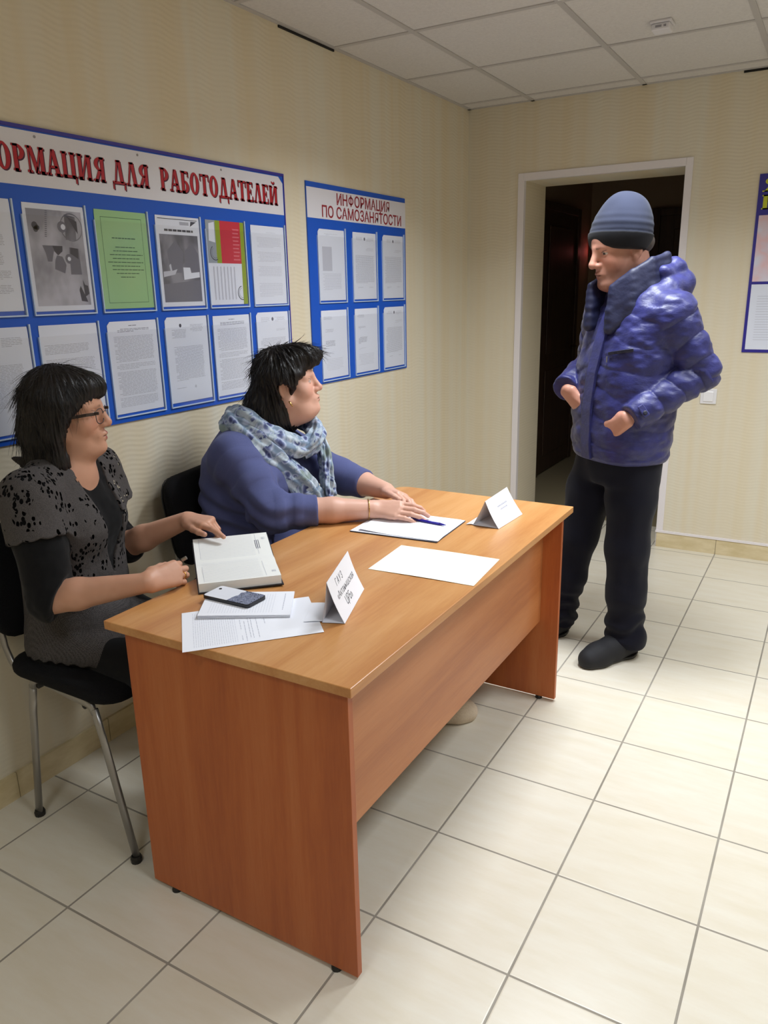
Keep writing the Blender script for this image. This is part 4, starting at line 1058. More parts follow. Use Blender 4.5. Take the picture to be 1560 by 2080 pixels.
def hand_op(S, wrist, d, n, thumb, sc=1.0, curl=((.3, .4, .25),)*4, th=(.5, .3, .35), spread=.05, wr=.024, k=.012):
    """hand from the wrist: d forward, n back-of-hand normal, thumb = side vector; curl per finger (index first)"""
    d = np.array(d, float)/np.linalg.norm(d); n = np.array(n, float); n -= d*(n @ d); n /= np.linalg.norm(n)
    t = np.cross(d, n); t = t if t @ np.array(thumb, float) > 0 else -t
    P = lambda f, s_, u=0.0: np.array(wrist) + sc*(d*f + t*s_ + n*u)
    for s_, r0, r1, f1 in ((.021, .0145, .0120, .086), (.007, .0165, .0125, .090), (-.007, .0160, .0120, .086), (-.020, .0140, .0110, .078)):
        S.cone(P(.006, s_*.75), P(f1, s_*1.18), r0*sc, r1*sc, k*sc)
    tips = []
    spec = ((.086, .0255, (.043, .026, .021), .0088), (.091, .0085, (.047, .030, .022), .0090), (.087, -.0085, (.043, .028, .021), .0085), (.078, -.0245, (.034, .021, .019), .0076))
    for i, (f0, s0, ln_, r) in enumerate(spec):
        c = curl[i] if i < len(curl) else curl[-1]; p = P(f0, s0, -.001); a = 0; q0 = P(f0-.02, s0*.95, 0); S.cone(q0, p, r*1.15*sc, r*1.08*sc, .006*sc)
        for j in range(3):
            a += c[j]; dirn = (d*math.cos(a) - n*math.sin(a)) + t*(spread*(1.5-i))
            dirn /= np.linalg.norm(dirn); e = p + sc*ln_[j]*dirn; S.cone(p, e, r*(1.05-.08*j)*sc, r*(.98-.10*j)*sc, .0028*sc); p = e
        tips.append((p, dirn, r*sc))
    b = P(.022, .024, -.006); m = b + sc*.040*(d*math.cos(th[0]) + t*math.sin(th[0]) - n*th[1]*.6); S.cone(P(.012, .014, -.004), b, .0155*sc, .0145*sc, .01*sc); S.cone(b, m, .0145*sc, .0112*sc, .008*sc)
    v1 = (d*math.cos(th[0]*.6) + t*math.sin(th[0]*.6) - n*th[1]); v1 /= np.linalg.norm(v1); e1 = m + sc*.032*v1; S.cone(m, e1, .0108*sc, .0098*sc, .004*sc)
    v2 = (d*math.cos(th[0]*.6-th[2]) + t*math.sin(th[0]*.6-th[2]) - n*th[1]*1.2); v2 /= np.linalg.norm(v2); e2 = e1 + sc*.026*v2; S.cone(e1, e2, .0096*sc, .0078*sc, .003*sc)
    tips.append((e2, v2, .0085*sc)); return tips
def nail_colors(col, v, tips, n, tone):
    for p, dr, r in tips:
        q = p + .35*r*dr + .8*r*np.array(n); w = np.clip(1.25 - np.linalg.norm(v-q, axis=1)/(.75*r), 0, 1); col[:] = col*(1-w[:, None]*.7) + .7*w[:, None]*np.array(lin(tone))

# ---- materials for people
def skin_mat(name, rough=.46):
    t = NT(name); a = t.add('ShaderNodeVertexColor', layer_name='tone')
    t.set(Base_Color=a.outputs[0], Roughness=rough, Subsurface_Weight=.10, Subsurface_Radius=(.012, .005, .003), Subsurface_Scale=.5)
    t.p.inputs['Specular IOR Level'].default_value = .4
    t.bump(t.noise(t.obj(), 520, 3), .10, .0008); return t.m
M['skin'] = skin_mat('skin')
def hair_mat(name, a, b, rough=.42):
    t = NT(name); n = t.noise(t.scale(t.obj(), (1, 1, .22)), 190, 3, .7)
    t.set(Base_Color=t.ramp(n, [(.3, a), (.7, b)]), Roughness=rough); t.bump(n, .5, .002); t.p.inputs['Specular IOR Level'].default_value = .35; return t.m
M['hair'] = hair_mat('hair_black_brown', (14, 11, 11), (30, 24, 23))
def knit(name, a, b, sc=900, rough=.9, bump=.4):
    t = NT(name); n = t.noise(t.obj(), sc, 2, .7); t.set(Base_Color=t.ramp(n, [(.3, a), (.7, b)]), Roughness=rough, Sheen_Weight=.08); t.p.inputs['Specular IOR Level'].default_value = .2; t.bump(n, bump, .001); return t.m
M['black_knit'] = knit('black_jersey', (9, 9, 11), (17, 17, 19))
M['black_cloth'] = knit('black_trousers', (10, 10, 12), (18, 18, 21))
M['blue_knit'] = knit('slate_blue_knit', (74, 80, 124), (92, 98, 142))
M['gold'] = plain('gold', (220, 180, 110), .25, 1.0); M['pearl'] = plain('pearl', (238, 228, 214), .2)
def strands(name, roots, flow, n_seg, length, r0, mat, parent, base, seed, droop=0.0):
    """tapered hair strands as one mesh: roots (p, dir)"""
    rng = np.random.RandomState(seed); V, Q = [], []; k = 4
    for i in range(len(roots)):
        p, d = roots[i].copy(), flow[i]/np.linalg.norm(flow[i]); L = length*(.6+.8*rng.rand()); pts = []
        bend = rng.randn(3)*.25
        for j in range(n_seg+1):
            pts.append(p.copy()); d = d + bend/n_seg + V3(0, 0, -droop)/n_seg; d /= np.linalg.norm(d); p = p + d*L/n_seg
        a = np.cross(d, V3(.3, .5, .8)); a /= np.linalg.norm(a); b = np.cross(d, a); o = len(V)*1
        for j, p in enumerate(pts):
            r = r0*(1-.85*j/n_seg)
            for m in range(k): w = 2*math.pi*m/k; V.append(p + r*(a*math.cos(w) + b*math.sin(w)))
        for j in range(n_seg):
            for m in range(k): Q.append((o+j*k+m, o+j*k+(m+1) % k, o+(j+1)*k+(m+1) % k, o+(j+1)*k+m))
    o = np_mesh(name, np.array(V), np.array(Q), [mat], parent, base); o['kind'] = 'stuff'; return o
# ------------------------------------------------------------------ person 1: bespectacled woman in a crocheted vest
def tone_mesh(name, v, q, m, parent, base, rgb): return np_mesh(name, v, q, m, parent, base)
def surf(S, o, d, t0=0.0, t1=.4, n=400):
    """first exit of the ray o + t d out of the field, marching inwards from t1"""
    o, d = np.array(o, float), np.array(d, float)/np.linalg.norm(d); t = np.linspace(t1, t0, n); f = S.eval_pts(o + t[:, None]*d)
    i = np.argmax(f < 0); return o + t[i]*d
def along_noise(v, C, R, s, fa, fe, amp, seed):
    """strand-like ridges running from crown to tips"""
    x, y, z = to_loc(C, R, s, v[:, 0], v[:, 1], v[:, 2]); az = np.arctan2(y, x+.02); r = np.sqrt((x+.02)**2 + y*y)
    P = np.c_[np.cos(az)*fa + x*30, np.sin(az)*fa + y*30, z*fe]
    return amp*(vnoise(P, 1.0, seed) + .5*vnoise(P*2.3, 1.0, seed+3))
HRES, BRES = .0017, .0022

B = (.47, .42, 0); wb = tuple(B)
C1 = V3(.428, .401, 1.192); R1 = frame(math.radians(37), math.radians(2)); S1 = .98
A1 = math.radians(19)
top = Sdf()
top.loft([(.47, .405, .405, .185, .150, A1), (.55, .395, .400, .178, .142, A1), (.66, .385, .395, .155, .118, A1), (.78, .392, .39, .155, .112, A1),
          (.88, .405, .388, .160, .118, A1), (.96, .405, .385, .165, .098, A1), (1.02, .402, .382, .150, .074, A1), (1.055, .400, .380, .085, .058, A1)], top=1.06)
ShR, ShL = V3(.470, .222, .998), V3(.352, .535, .998)
ElR, ElL = V3(.540, .200, .745), V3(.372, .600, .745)
WrR, WrL = V3(.772, .312, .790), V3(.588, .652, .842)
top.ell((.475, .345, .885), (.066, .070, .068), .03); top.ell((.440, .455, .885), (.066, .070, .068), .03)
top.cone((.40, .38, 1.035), ShR + V3(0, 0, .012), .05, .050, .04).cone((.40, .38, 1.035), ShL + V3(0, 0, .012), .05, .050, .04)
fdR, fdL = (WrR-ElR)/np.linalg.norm(WrR-ElR), (WrL-ElL)/np.linalg.norm(WrL-ElL)
limR, limL = (ElR+fdR*.018, fdR*.8+V3(0, 0, -.45)), (ElL+fdL*.02, fdL)
for a, b, r0, r1, lm in ((ShR, ElR, .068, .060, limR), (ShL, ElL, .064, .054, limL)): top.cone(a, b, r0, r1, .03, lim=lm)
top.cone(ElR, ElR+fdR*.05, .060, .052, .02, lim=limR).cone(ElL, ElL+fdL*.045, .052, .046, .02, lim=limL)
core1 = top.copy()
body = Sdf()
body.ops = [o for o in top.copy().ops]; body.grow(-.010)          # the covered trunk lies just under the clothes
head_op(body, C1, R1, S1, .02, fat=.25, open_=.0022)
body.cone(loc(C1, R1, S1, (-.030, 0, -.055)), (.405, .385, 1.03), .051, .058, .03)
body.cone((.405, .385, 1.035), (.425, .392, 1.02), .062, .07, .03)
body.chain([ElR, ElR+fdR*.07, WrR], [.043, .041, .0255], .015); body.chain([ElL, ElL+fdL*.07, WrL], [.042, .040, .0255], .015)
tR = hand_op(body, WrR+fdR*.004, (.22, .96, .02), (.80, -.25, .55), (-.2, 0, 1), .98, ((.72, 1.0, .55), (.62, .95, .5), (.60, .85, .5), (.62, .75, .5)), (.25, .75, .55), .03)
tL = hand_op(body, WrL+fdL*.004, (1.0, -.04, .02), (0.05, -.12, 1), (0, -1, 0), .98, ((.10, .22, .12), (.60, .8, .5), (.9, .9, .5), (1.0, .9, .5)), (.40, .10, .18), .03)
v, q = body.mesh(HRES)
col = face_colors(v, C1, R1, S1, (204, 154, 128), (142, 52, 64), (62, 42, 36), gaze=(.003, .0005), blush=(208, 122, 100), brow_w=.0046)
nail_colors(col, v, tL[:1]+tL[4:], (0, 0, 1), (196, 150, 140))
PW1 = np_mesh('person', v, q, [M['skin']], None, B, col); PW1.location = B
tag(PW1, 'person with straight black hair, glasses and grey crocheted vest, seated holding an open diary', 'person')
# eyes lie in the body mesh; hair
hair = Sdf()
H1 = lambda p: loc(C1, R1, S1, p)
hk = dict(k=.03)
for c, r in (((-.022, 0, .036), (.112, .094, .101)), ((.038, 0, .066), (.062, .078, .052)), ((-.052, 0, -.04), (.078, .083, .085))): hair.ell(H1(c), tuple(np.array(r)*S1), .03, R1.T)
for s in (1, -1): hair.chain([H1((.012, .080*s, .03)), H1((-.016, .084*s, -.05)), H1((-.020, .076*s, -.125)), H1((-.012, .068*s, -.165))], [.026, .026, .024, .010], .025)
hair.chain([H1((-.06, 0, -.06)), H1((-.085, .01, -.115)), H1((-.120, .03, -.142)), H1((-.176, .035, -.122))], [.066, .046, .022, .003], .025)
hair.chain([H1((-.06, -.03, -.08)), H1((-.075, -.045, -.15)), H1((-.105, -.055, -.175))], [.05, .034, .006], .02)
hair.op('s', lambda x, y, z: S1*d_ell(*to_loc(C1, R1, S1, x, y, z), (.112, 0, -.078), (.111, .22, .114)), C1-.25, C1+.25, .008, mg=0)
hv, hq = hair.mesh(.0026)
hn = normals(hv, hq); hv = hv + hn*along_noise(hv, C1, R1, S1, 26, 10, .0035, 1)[:, None]
HW1 = np_mesh('hair', hv, hq, [M['hair']], PW1, B)
rng = np.random.RandomState(3); nH = normals(hv, hq); xl, yl, zl = to_loc(C1, R1, S1, hv[:, 0], hv[:, 1], hv[:, 2])
def hair_strands(hv, nH, xl, yl, zl, C, R, n, L, r0, seed, P, base, mask, lift=.25, droop=.5):
    rng = np.random.RandomState(seed); idx = np.flatnonzero(mask); idx = rng.choice(idx, n)
    cr = R @ V3(-.3, 0, 1.0); dn = []
    for i in idx:
        nn = nH[i]; radial = hv[i]-(np.array(C)+R @ V3(-.02, 0, .12)); t = radial - nn*(radial @ nn); t /= np.linalg.norm(t)+1e-9; dn.append(t + lift*nn*rng.rand() + rng.randn(3)*.08)
    return strands('hair_strands', hv[idx]-nH[idx]*.002, np.array(dn), 6, L, r0, M['hair'], P, base, seed, droop)
hair_strands(hv, nH, xl, yl, zl, C1, R1, 1500, .06, .0008, 4, HW1, B, (zl > -.12) & (xl < .06) & ~((xl > -.01) & (zl < .02)), .05, .6)
# dark fringe over the forehead
rt, fl = [], []
for i in range(320):
    yy = rng.uniform(-.062, .062); p = H1((.080-4.5*yy*yy+rng.uniform(-.006, .006), yy, .074-.2*abs(yy)+rng.uniform(-.008, .008))); rt.append(p); fl.append(R1 @ V3(.30-.5*abs(yy)/.06, yy*3+rng.uniform(-.2, .2), -1.0))
fr_ = strands('fringe', np.array(rt), np.array(fl), 6, .036, .0018, M['hair'], HW1, B, 9, 1.8)
# ear studs and glasses
ea = MB()
ea.lathe([(.0005, -.006), (.0045, -.004), (.006, 0), (.0045, .004), (.0005, .006)], H1((.000, -.083, -.046)), 12, tuple(R1[:, 2])); o = ea.build('earring', M['pearl'], PW1, smooth=True); o.matrix_parent_inverse = Matrix.Translation(-Vector(B))
GL = bpy.data.objects.new('glasses', None); COL.objects.link(GL); GL.parent = PW1
def gpart(name, mb, m, **kw): o = mb.build(name, m, GL, **kw); o.matrix_parent_inverse = Matrix.Translation(-Vector(B)); return o
M['glass_frame'] = plain('glasses_frame_brown', (52, 38, 34), .35); M['glass_rim'] = plain('glasses_rim_grey', (84, 76, 78), .3, .5)
tl = NT('lens_clear'); tt_ = tl.add('ShaderNodeBsdfTransparent'); gg = tl.add('ShaderNodeBsdfGlossy', i_Roughness=.03); mx = tl.add('ShaderNodeMixShader', i_0=.08)
tl.l.new(tt_.outputs[0], mx.inputs[1]); tl.l.new(gg.outputs[0], mx.inputs[2]); tl.l.new(mx.outputs[0], tl.out.inputs[0])
GD = V3(.101, 0, -.008)
for s in (1, -1):
    pts = []
    for k in range(33):
        w = 2*math.pi*k/32; cx, cz = math.cos(w), math.sin(w); n_ = (abs(cx)**2.8 + abs(cz)**2.8)**(-1/2.8)
        pts.append(H1(GD + V3(-.006*(abs(.034+.024*n_*cx*s*s)/.05)**2, s*(.0335+.0250*n_*cx), .0200*n_*cz-.002)))
    gpart('rim', MB().tube(pts, .0012, 8), M['glass_rim'], smooth=True)
    mb = MB(); mb._add([p for p in pts[:-1]], [tuple(range(32))]); gpart('lens', mb, tl.m)
    tp = [H1(GD + V3(*p)) for p in ((-.010, s*.0585, .008), (-.030, s*.072, .008), (-.075, s*.079, .004), (-.105, s*.080, -.004))]
    m_ = MB()
    for i in range(3): d_ = Vector(tp[i+1])-Vector(tp[i]); m_.obox((Vector(tp[i])+Vector(tp[i+1]))/2, d_*.53, Vector(R1[:, 1])*.0011, Vector(R1[:, 2])*.0042)
    gpart('temple', m_, M['glass_frame'], bevel=.0008)
    m_ = MB(); m_.obox(H1(GD+V3(-.005, s*.058, .009)), Vector(R1[:, 0])*.006, Vector(R1[:, 1])*.003, Vector(R1[:, 2])*.004); gpart('hinge', m_, M['glass_frame'], bevel=.001)
gpart('bridge', MB().tube([H1(GD+V3(*p)) for p in ((0, .0095, .004), (.003, .004, .008), (.003, -.004, .008), (0, -.0095, .004))], .0012, 8), M['glass_rim'], smooth=True)
# black jersey with sleeves to the elbow
tp_ = core1.copy()
tp_.op('s', lambda x, y, z: d_ell(x, y, z, (.425, .392, 1.085), (.080, .080, .062)), (.3, .28, 1.0), (.56, .5, 1.2), .006, mg=0)
tv, tq = tp_.mesh(.0042); tn = normals(tv, tq)
tv = tv + tn*(.0025*vnoise(tv*V3(1, 1, .6), 26, 2) + .0016*vnoise(tv, 55, 4))[:, None]
np_mesh('jersey_top', tv, tq, [M['black_knit']], PW1, B)
# crocheted vest: open in front, cap shoulders, scalloped hem
ve = Sdf(); ve.ops = [o for o in core1.ops[:5]]
uR = (ElR-ShR)/np.linalg.norm(ElR-ShR); uL = (ElL-ShL)/np.linalg.norm(ElL-ShL)
def cap(Sh, El, u, r):
    def fn(x, y, z):
        w = np.arctan2(y-Sh[1], x-Sh[0]); return smax(d_cone(x, y, z, Sh, Sh+(El-Sh)*.8, r, r+.004), (x-Sh[0])*u[0]+(y-Sh[1])*u[1]+(z-Sh[2])*u[2] - .098 - .005*np.abs(np.sin(w*7)), .003)
    ve.op('u', fn, np.minimum(Sh, El)-.1, np.maximum(Sh, El)+.1, .03)
cap(ShR, ElR, uR, .068); cap(ShL, ElL, uL, .065)
ve.ell((.545, .405, .555), (.155, .155, .085), .05); ve.grow(.0075)
fF, fL = V3(math.cos(A1), math.sin(A1), 0), V3(-math.sin(A1), math.cos(A1), 0)
def open_front(x, y, z):
    u = (x-.40)*fF[0]+(y-.388)*fF[1]; w = (x-.40)*fL[0]+(y-.388)*fL[1]
    half = np.interp(z, [.70, .74, .82, .92, 1.02, 1.1], [-.02, .006, .030, .050, .066, .078]); return np.maximum(np.abs(w-.012)-half, -u+.02)
ve.op('s', open_front, (.2, .2, .68), (.65, .65, 1.2), .004, mg=0)
ve.op('s', lambda x, y, z: d_ell(x, y, z, (.41, .39, 1.075), (.088, .085, .06)), (.25, .25, .98), (.6, .55, 1.2), .006, mg=0)
ve.op('i', lambda x, y, z: (.524 + .008*np.abs(np.sin(np.arctan2(y-.4, x-.4)*16)) - z) + 0*x, (.1, .1, .4), (.8, .8, .62), .002, mg=0)
vv, vq = ve.mesh(.0036); vn = normals(vv, vq); vv = vv + vn*(.0022*vnoise(vv, 30, 7))[:, None]
t = NT('crochet_grey'); po = t.obj()
v1 = t.add('ShaderNodeTexVoronoi', i_Vector=po, i_Scale=23, i_Randomness=.75); vd = t.add('ShaderNodeTexVoronoi', i_Vector=po, i_Scale=23, i_Randomness=.75, feature='DISTANCE_TO_EDGE')
v2 = t.add('ShaderNodeTexVoronoi', i_Vector=t.scale(po, (1, 1, .62)), i_Scale=92, i_Randomness=.8); v3 = t.add('ShaderNodeTexVoronoi', i_Vector=po, i_Scale=330, i_Randomness=.35)
ray_ = t.math('SINE', t.math('MULTIPLY', v1.outputs['Distance'], 150.0))
# flower motif: open rings around each cell centre, small eyelets on top
ring = t.math('MULTIPLY', t.math('GREATER_THAN', v1.outputs['Distance'], .12), t.math('LESS_THAN', v1.outputs['Distance'], .50))
hole = t.math('MULTIPLY', ring, t.math('LESS_THAN', v2.outputs['Distance'], .43)); z_ = t.sep(t.pos())[2]
net = t.math('MULTIPLY', t.math('LESS_THAN', v3.outputs['Distance'], .30), t.math('LESS_THAN', z_, .74))
alpha = t.math('SUBTRACT', 1.0, t.math('MAXIMUM', t.math('MULTIPLY', hole, t.math('GREATER_THAN', z_, .74)), net))
yarn = t.noise(po, 620, 2)
t.set(Base_Color=t.ramp(yarn, [(.3, (52, 49, 49)), (.7, (86, 81, 80))]), Roughness=.9, Alpha=alpha); t.bump(t.math('ADD', v2.outputs['Distance'], yarn), .5, .002)
np_mesh('crochet_vest', vv, vq, [t.m], PW1, B)
# dark skirt and lower legs
sk = Sdf(); HpR, HpL, KnR, KnL = V3(.43, .325, .575), V3(.415, .490, .575), V3(.835, .330, .505), V3(.835, .505, .505)
sk.loft([(.478, .405, .405, .175, .145, A1), (.56, .400, .402, .172, .140, A1), (.64, .392, .398, .15, .12, A1)], bot=.508, top=.63)
for h, k in ((HpR, KnR), (HpL, KnL)): sk.cone(h, k, .078, .062, .04)
sk.cone(V3(.60, .41, .53), V3(.80, .415, .50), .06, .05, .05)
for k in (KnR, KnL): sk.chain([k, k+V3(.0, 0, -.20), k+V3(.02, 0, -.40)], [.062, .058, .042], .02)
sv, sq = sk.mesh(.0055); np_mesh('trousers', sv, sq, [M['black_cloth']], PW1, B)
def shoe_sdf(heel, toe, w, h, zf=0.0):
    s = Sdf(); heel, toe = V3(*heel, 0), V3(*toe, 0); d = (toe-heel)/np.linalg.norm(toe-heel); L = np.linalg.norm(toe-heel)
    s.chain([heel+d*.045+V3(0, 0, .050), heel+d*L*.45+V3(0, 0, .044), heel+d*L*.72+V3(0, 0, .034), heel+d*(L-.045)+V3(0, 0, .030)], [.043*w, .045*w, .047*w, .040*w], .02)
    s.cone(heel+d*.05+V3(0, 0, .06), heel+d*.075+V3(0, 0, h), .040*w, .045*w, .02); s.cone(heel+d*.10+V3(0, 0, .06), heel+d*L*.62+V3(0, 0, .045), .040*w, .034*w, .03)
    lo = np.minimum(heel, toe)-.2; hi = np.maximum(heel, toe)+.2
    s.op('i', lambda x, y, z: -(z-.001-zf), lo, hi, .004, mg=0); s.op('i', lambda x, y, z: z-h-.0, lo, hi+V3(0, 0, .3), .004, mg=0); return s
M['shoe_dark'] = plain('shoe_black', (16, 16, 18), .6)
for k in (KnR, KnL):
    a = shoe_sdf((k[0]-.045, k[1]), (k[0]+.19, k[1]), .9, .085); av, aq = a.mesh(.004); np_mesh('shoe', av, aq, [M['shoe_dark']], PW1, B)
# ring, and the pen in her right hand (a thing of its own)
rg = MB(); p_, d_, r_ = tR[2]
kn = WrR+fdR*.004; dd = V3(.22, .96, .02)/np.linalg.norm(V3(.22, .96, .02)); nn_ = V3(.80, -.25, .55); nn_ -= dd*(nn_ @ dd); nn_ /= np.linalg.norm(nn_); tt1 = np.cross(dd, nn_); tt1 = tt1 if tt1[2] > 0 else -tt1
c0 = kn + .98*(dd*.087 - tt1*.0085); ax1 = dd*math.cos(.60) - nn_*math.sin(.60); rc = c0 + ax1*.022
rg.lathe([(.0094, -.002), (.0103, -.002), (.0103, .002), (.0094, .002)], rc, 20, tuple(ax1)); o = rg.build('ring', M['gold'], PW1, smooth=True); o.matrix_parent_inverse = Matrix.Translation(-Vector(B))
th_tip = tR[4][0]; ix_pip = kn + .98*(dd*.086 + tt1*.0255) + .98*.043*(dd*math.cos(.72)-nn_*math.sin(.72))
mid = (th_tip*.5 + ix_pip*.5) + tt1*.004
pd_ = V3(.62, .40, .42); pd_ /= np.linalg.norm(pd_)
pe = empty('ballpoint_pen', tuple(mid)); tag(pe, "dark pen in the right hand of the person in glasses, silver end sticking out", 'pen')
def pp(name, a, b, r, m): 
    o = MB().tube([mid+pd_*a, mid+pd_*b], r, 12).build(name, m, pe, smooth=False); o.matrix_parent_inverse = Matrix.Translation(-Vector(mid)); autosmooth(o, 40); return o
pp('barrel', -.085, .026, .0048, M['blk_plastic']); pp('end_cap', .026, .040, .0052, plain('pen_silver', (150, 148, 140), .3, .8)); 
o = MB().tube([mid-pd_*.085, mid-pd_*.097, mid-pd_*.101], [.0046, .002, .0007], 12).build('tip_cone', plain('pen_tip', (150, 148, 140), .3, .8), pe); o.matrix_parent_inverse = Matrix.Translation(-Vector(mid))
# ------------------------------------------------------------------ person 2: woman in a slate blue sweater and patterned scarf
B = (.48, 1.14, 0)
C2 = V3(.556, 1.228, 1.185); R2 = frame(math.radians(33), math.radians(10)); S2 = 1.0
A2 = math.radians(12)
sw = Sdf()
sw.loft([(.49, .470, 1.15, .215, .185, A2), (.62, .455, 1.15, .213, .198, A2), (.74, .445, 1.15, .208, .192, A2), (.85, .440, 1.145, .205, .172, A2), (.94, .432, 1.138, .185, .142, A2),
         (1.00, .436, 1.140, .150, .105, A2), (1.05, .440, 1.142, .095, .075, A2)], top=1.06)
SR, SL = V3(.490, .990, .955), V3(.405, 1.310, .970)
ER, EL = V3(.672, .955, .800), V3(.660, 1.418, .812)
WR, WL = V3(.935, 1.158, .789), V3(.868, 1.372, .796)
gR, gL = (WR-ER)/np.linalg.norm(WR-ER), (WL-EL)/np.linalg.norm(WL-EL)
sw.ell((.545, 1.08, .865), (.085, .085, .085), .04).ell((.520, 1.24, .865), (.085, .085, .085), .04)
sw.cone((.44, 1.14, 1.02), SR+V3(0, 0, .02), .055, .062, .05).cone((.44, 1.14, 1.02), SL+V3(0, 0, .02), .055, .062, .05)
limR, limL = (ER+gR*.150, gR), (EL+gL*.108, gL)
sw.cone(SR, ER, .080, .067, .04).cone(SL, EL, .076, .062, .04)
sw.cone(ER, ER+gR*.17, .066, .052, .025, lim=limR).cone(EL, EL+gL*.13, .061, .051, .025, lim=limL)
body = Sdf(); body.ops = list(sw.ops); body.grow(-.011)
head_op(body, C2, R2, S2, .02, fat=1.0)
body.cone(loc(C2, R2, S2, (-.030, 0, -.05)), (.455, 1.150, 1.03), .060, .068, .03); body.cone(loc(C2, R2, S2, (.01, 0, -.09)), (.485, 1.165, 1.02), .048, .06, .04)
body.chain([ER, ER+gR*.10, ER+gR*.20, WR], [.047, .046, .043, .031], .015); body.chain([EL, EL+gL*.10, WL], [.046, .044, .030], .015)
hL = hand_op(body, WL+gL*.004, (.93, -.36, -.02), (.12, .38, .9), (0, -1, .2), 1.0, ((.30, .45, .3), (.22, .40, .3), (.18, .40, .3), (.15, .35, .25)), (.30, .10, .2), .03)
hR = hand_op(body, WR+gR*.004, (.965, .23, .02), (.10, -.62, .78), (0, .7, .7), 1.03, ((.16, .42, .55), (.14, .34, .45), (.14, .30, .40), (.14, .30, .35)), (.35, .35, .2), .03)
v, q = body.mesh(HRES)
col = face_colors(v, C2, R2, S2, (214, 168, 148), (184, 112, 108), (92, 66, 58), gaze=(.0045, .0018), blush=(216, 128, 110), brow_w=.0034, white=(184, 168, 160))
nail_colors(col, v, hR, (.1, -.5, .85), (226, 180, 170))
PW2 = np_mesh('person', v, q, [M['skin']], None, B, col); PW2.location = B
tag(PW2, 'person with short wavy dark hair, blue sweater and patterned scarf, hands on the desk', 'person')
H2 = lambda p: loc(C2, R2, S2, p)
hair = Sdf()
for c, r in (((-.020, 0, .040), (.110, .093, .097)), ((.052, 0, .078), (.068, .074, .050)), ((.088, .0, .086), (.030, .062, .030)), ((-.070, 0, -.045), (.066, .082, .080)), ((-.072, 0, -.110), (.060, .072, .052)), ((-.068, 0, -.125), (.044, .066, .034)), ((-.042, 0, -.105), (.050, .079, .052))): hair.ell(H2(c), r, .03, R2.T)
hair.chain([H2((-.055, 0, -.04)), H2((-.092, 0, -.10)), H2((-.108, 0, -.128))], [.088, .090, .078], .025)
for s in (1, -1): hair.chain([H2((.035, .070*s, .03)), H2((.020, .077*s, .005)), H2((.012, .077*s, -.012))], [.026, .016, .006], .02)
hair.op('s', lambda x, y, z: d_ell(*to_loc(C2, R2, S2, x, y, z), (.126, 0, -.066), (.124, .25, .106)), C2-.25, C2+.25, .008, mg=0)
hair.op('s', lambda x, y, z: d_ell(*(lambda a, b, c: (a, np.abs(b), c))(*to_loc(C2, R2, S2, x, y, z)), (-.008, .098, -.022), (.026, .036, .036)), C2-.25, C2+.25, .008, mg=0)
hv, hq = hair.mesh(.0026); hn = normals(hv, hq)
hv = hv + hn*(along_noise(hv, C2, R2, S2, 16, 16, .0055, 11) + .004*vnoise(hv, 38, 3))[:, None]
HW2 = np_mesh('hair', hv, hq, [M['hair']], PW2, B); nH = normals(hv, hq); xl, yl, zl = to_loc(C2, R2, S2, hv[:, 0], hv[:, 1], hv[:, 2])
hair_strands(hv, nH, xl, yl, zl, C2, R2, 1500, .045, .0010, 14, HW2, B, (zl > -.09) & ~((xl > -.045) & (zl < .035)) & ~((xl > .03) & (zl < .085)), .22, .2)
rng = np.random.RandomState(8); rt, fl = [], []
for i in range(110):        # curls flicking out at the nape and crown
    a = rng.uniform(-1, 1); rt.append(H2((-.118+.02*abs(a), .05*a, rng.uniform(-.10, -.02)))); fl.append(R2 @ V3(-1.0+.3*rng.randn(), .5*a, .25*rng.randn()))
for i in range(70):
    yy = rng.uniform(-.05, .05); rt.append(H2((.094, yy, .090+rng.uniform(-.014, .010)))); fl.append(R2 @ V3(.7, yy*4, -.6+.3*rng.randn()))
strands('curls', np.array(rt), np.array(fl), 6, .030, .0018, M['hair'], HW2, B, 19, 1.3)
ea = MB(); 
ea.tube([H2((.000, -.0865, -.050)), H2((.004, -.0885, -.060)), H2((.008, -.0880, -.070))], [.0022, .0032, .0022], 8); o = ea.build('earring', M['gold'], PW2, smooth=True); o.matrix_parent_inverse = Matrix.Translation(-Vector(B))
# bracelet on the right wrist
br = MB(); cw = WR - gR*.012; a_ = np.cross(gR, V3(0, 0, 1)); a_ /= np.linalg.norm(a_); b_ = np.cross(gR, a_)
br.tube([cw + .0350*(a_*math.cos(w) + b_*math.sin(w)) for w in np.linspace(0, 2*math.pi, 41)], .0018, 6, caps=False); o = br.build('bracelet', M['gold'], PW2, smooth=True); o.matrix_parent_inverse = Matrix.Translation(-Vector(B))
# sweater
ss = sw.copy()
ss.op('s', lambda x, y, z: d_ell(x, y, z, (.475, 1.16, 1.085), (.085, .085, .06)), (.3, 1.0, 1.0), (.65, 1.35, 1.2), .006, mg=0)
sv, sq = ss.mesh(.0040); sn = normals(sv, sq)
def folds(v, a, b, r, freq, amp, seed, axis_slope=0.0):
    """creases across a limb"""
    ba = b-a; L = np.linalg.norm(ba); u = ba/L; t = (v-a) @ u; dist = np.linalg.norm((v-a)-t[:, None]*u, axis=1)
    w = np.clip((r-dist)/(.3*r), 0, 1)*np.clip((t+.03)/.04, 0, 1)*np.clip((L+.04-t)/.05, 0, 1)
    ph = t*freq + 2.2*vnoise(v, 9, seed); s_ = np.sin(ph); return w*amp*(np.abs(s_)**.7*np.sign(s_))*(.6+.5*vnoise(v, 14, seed+1))
dsp = folds(sv, SR, ER, .12, 62, .0052, 3) + folds(sv, ER, ER+gR*.15, .09, 95, .0034, 5) + folds(sv, SL, EL, .12, 75, .003, 8)
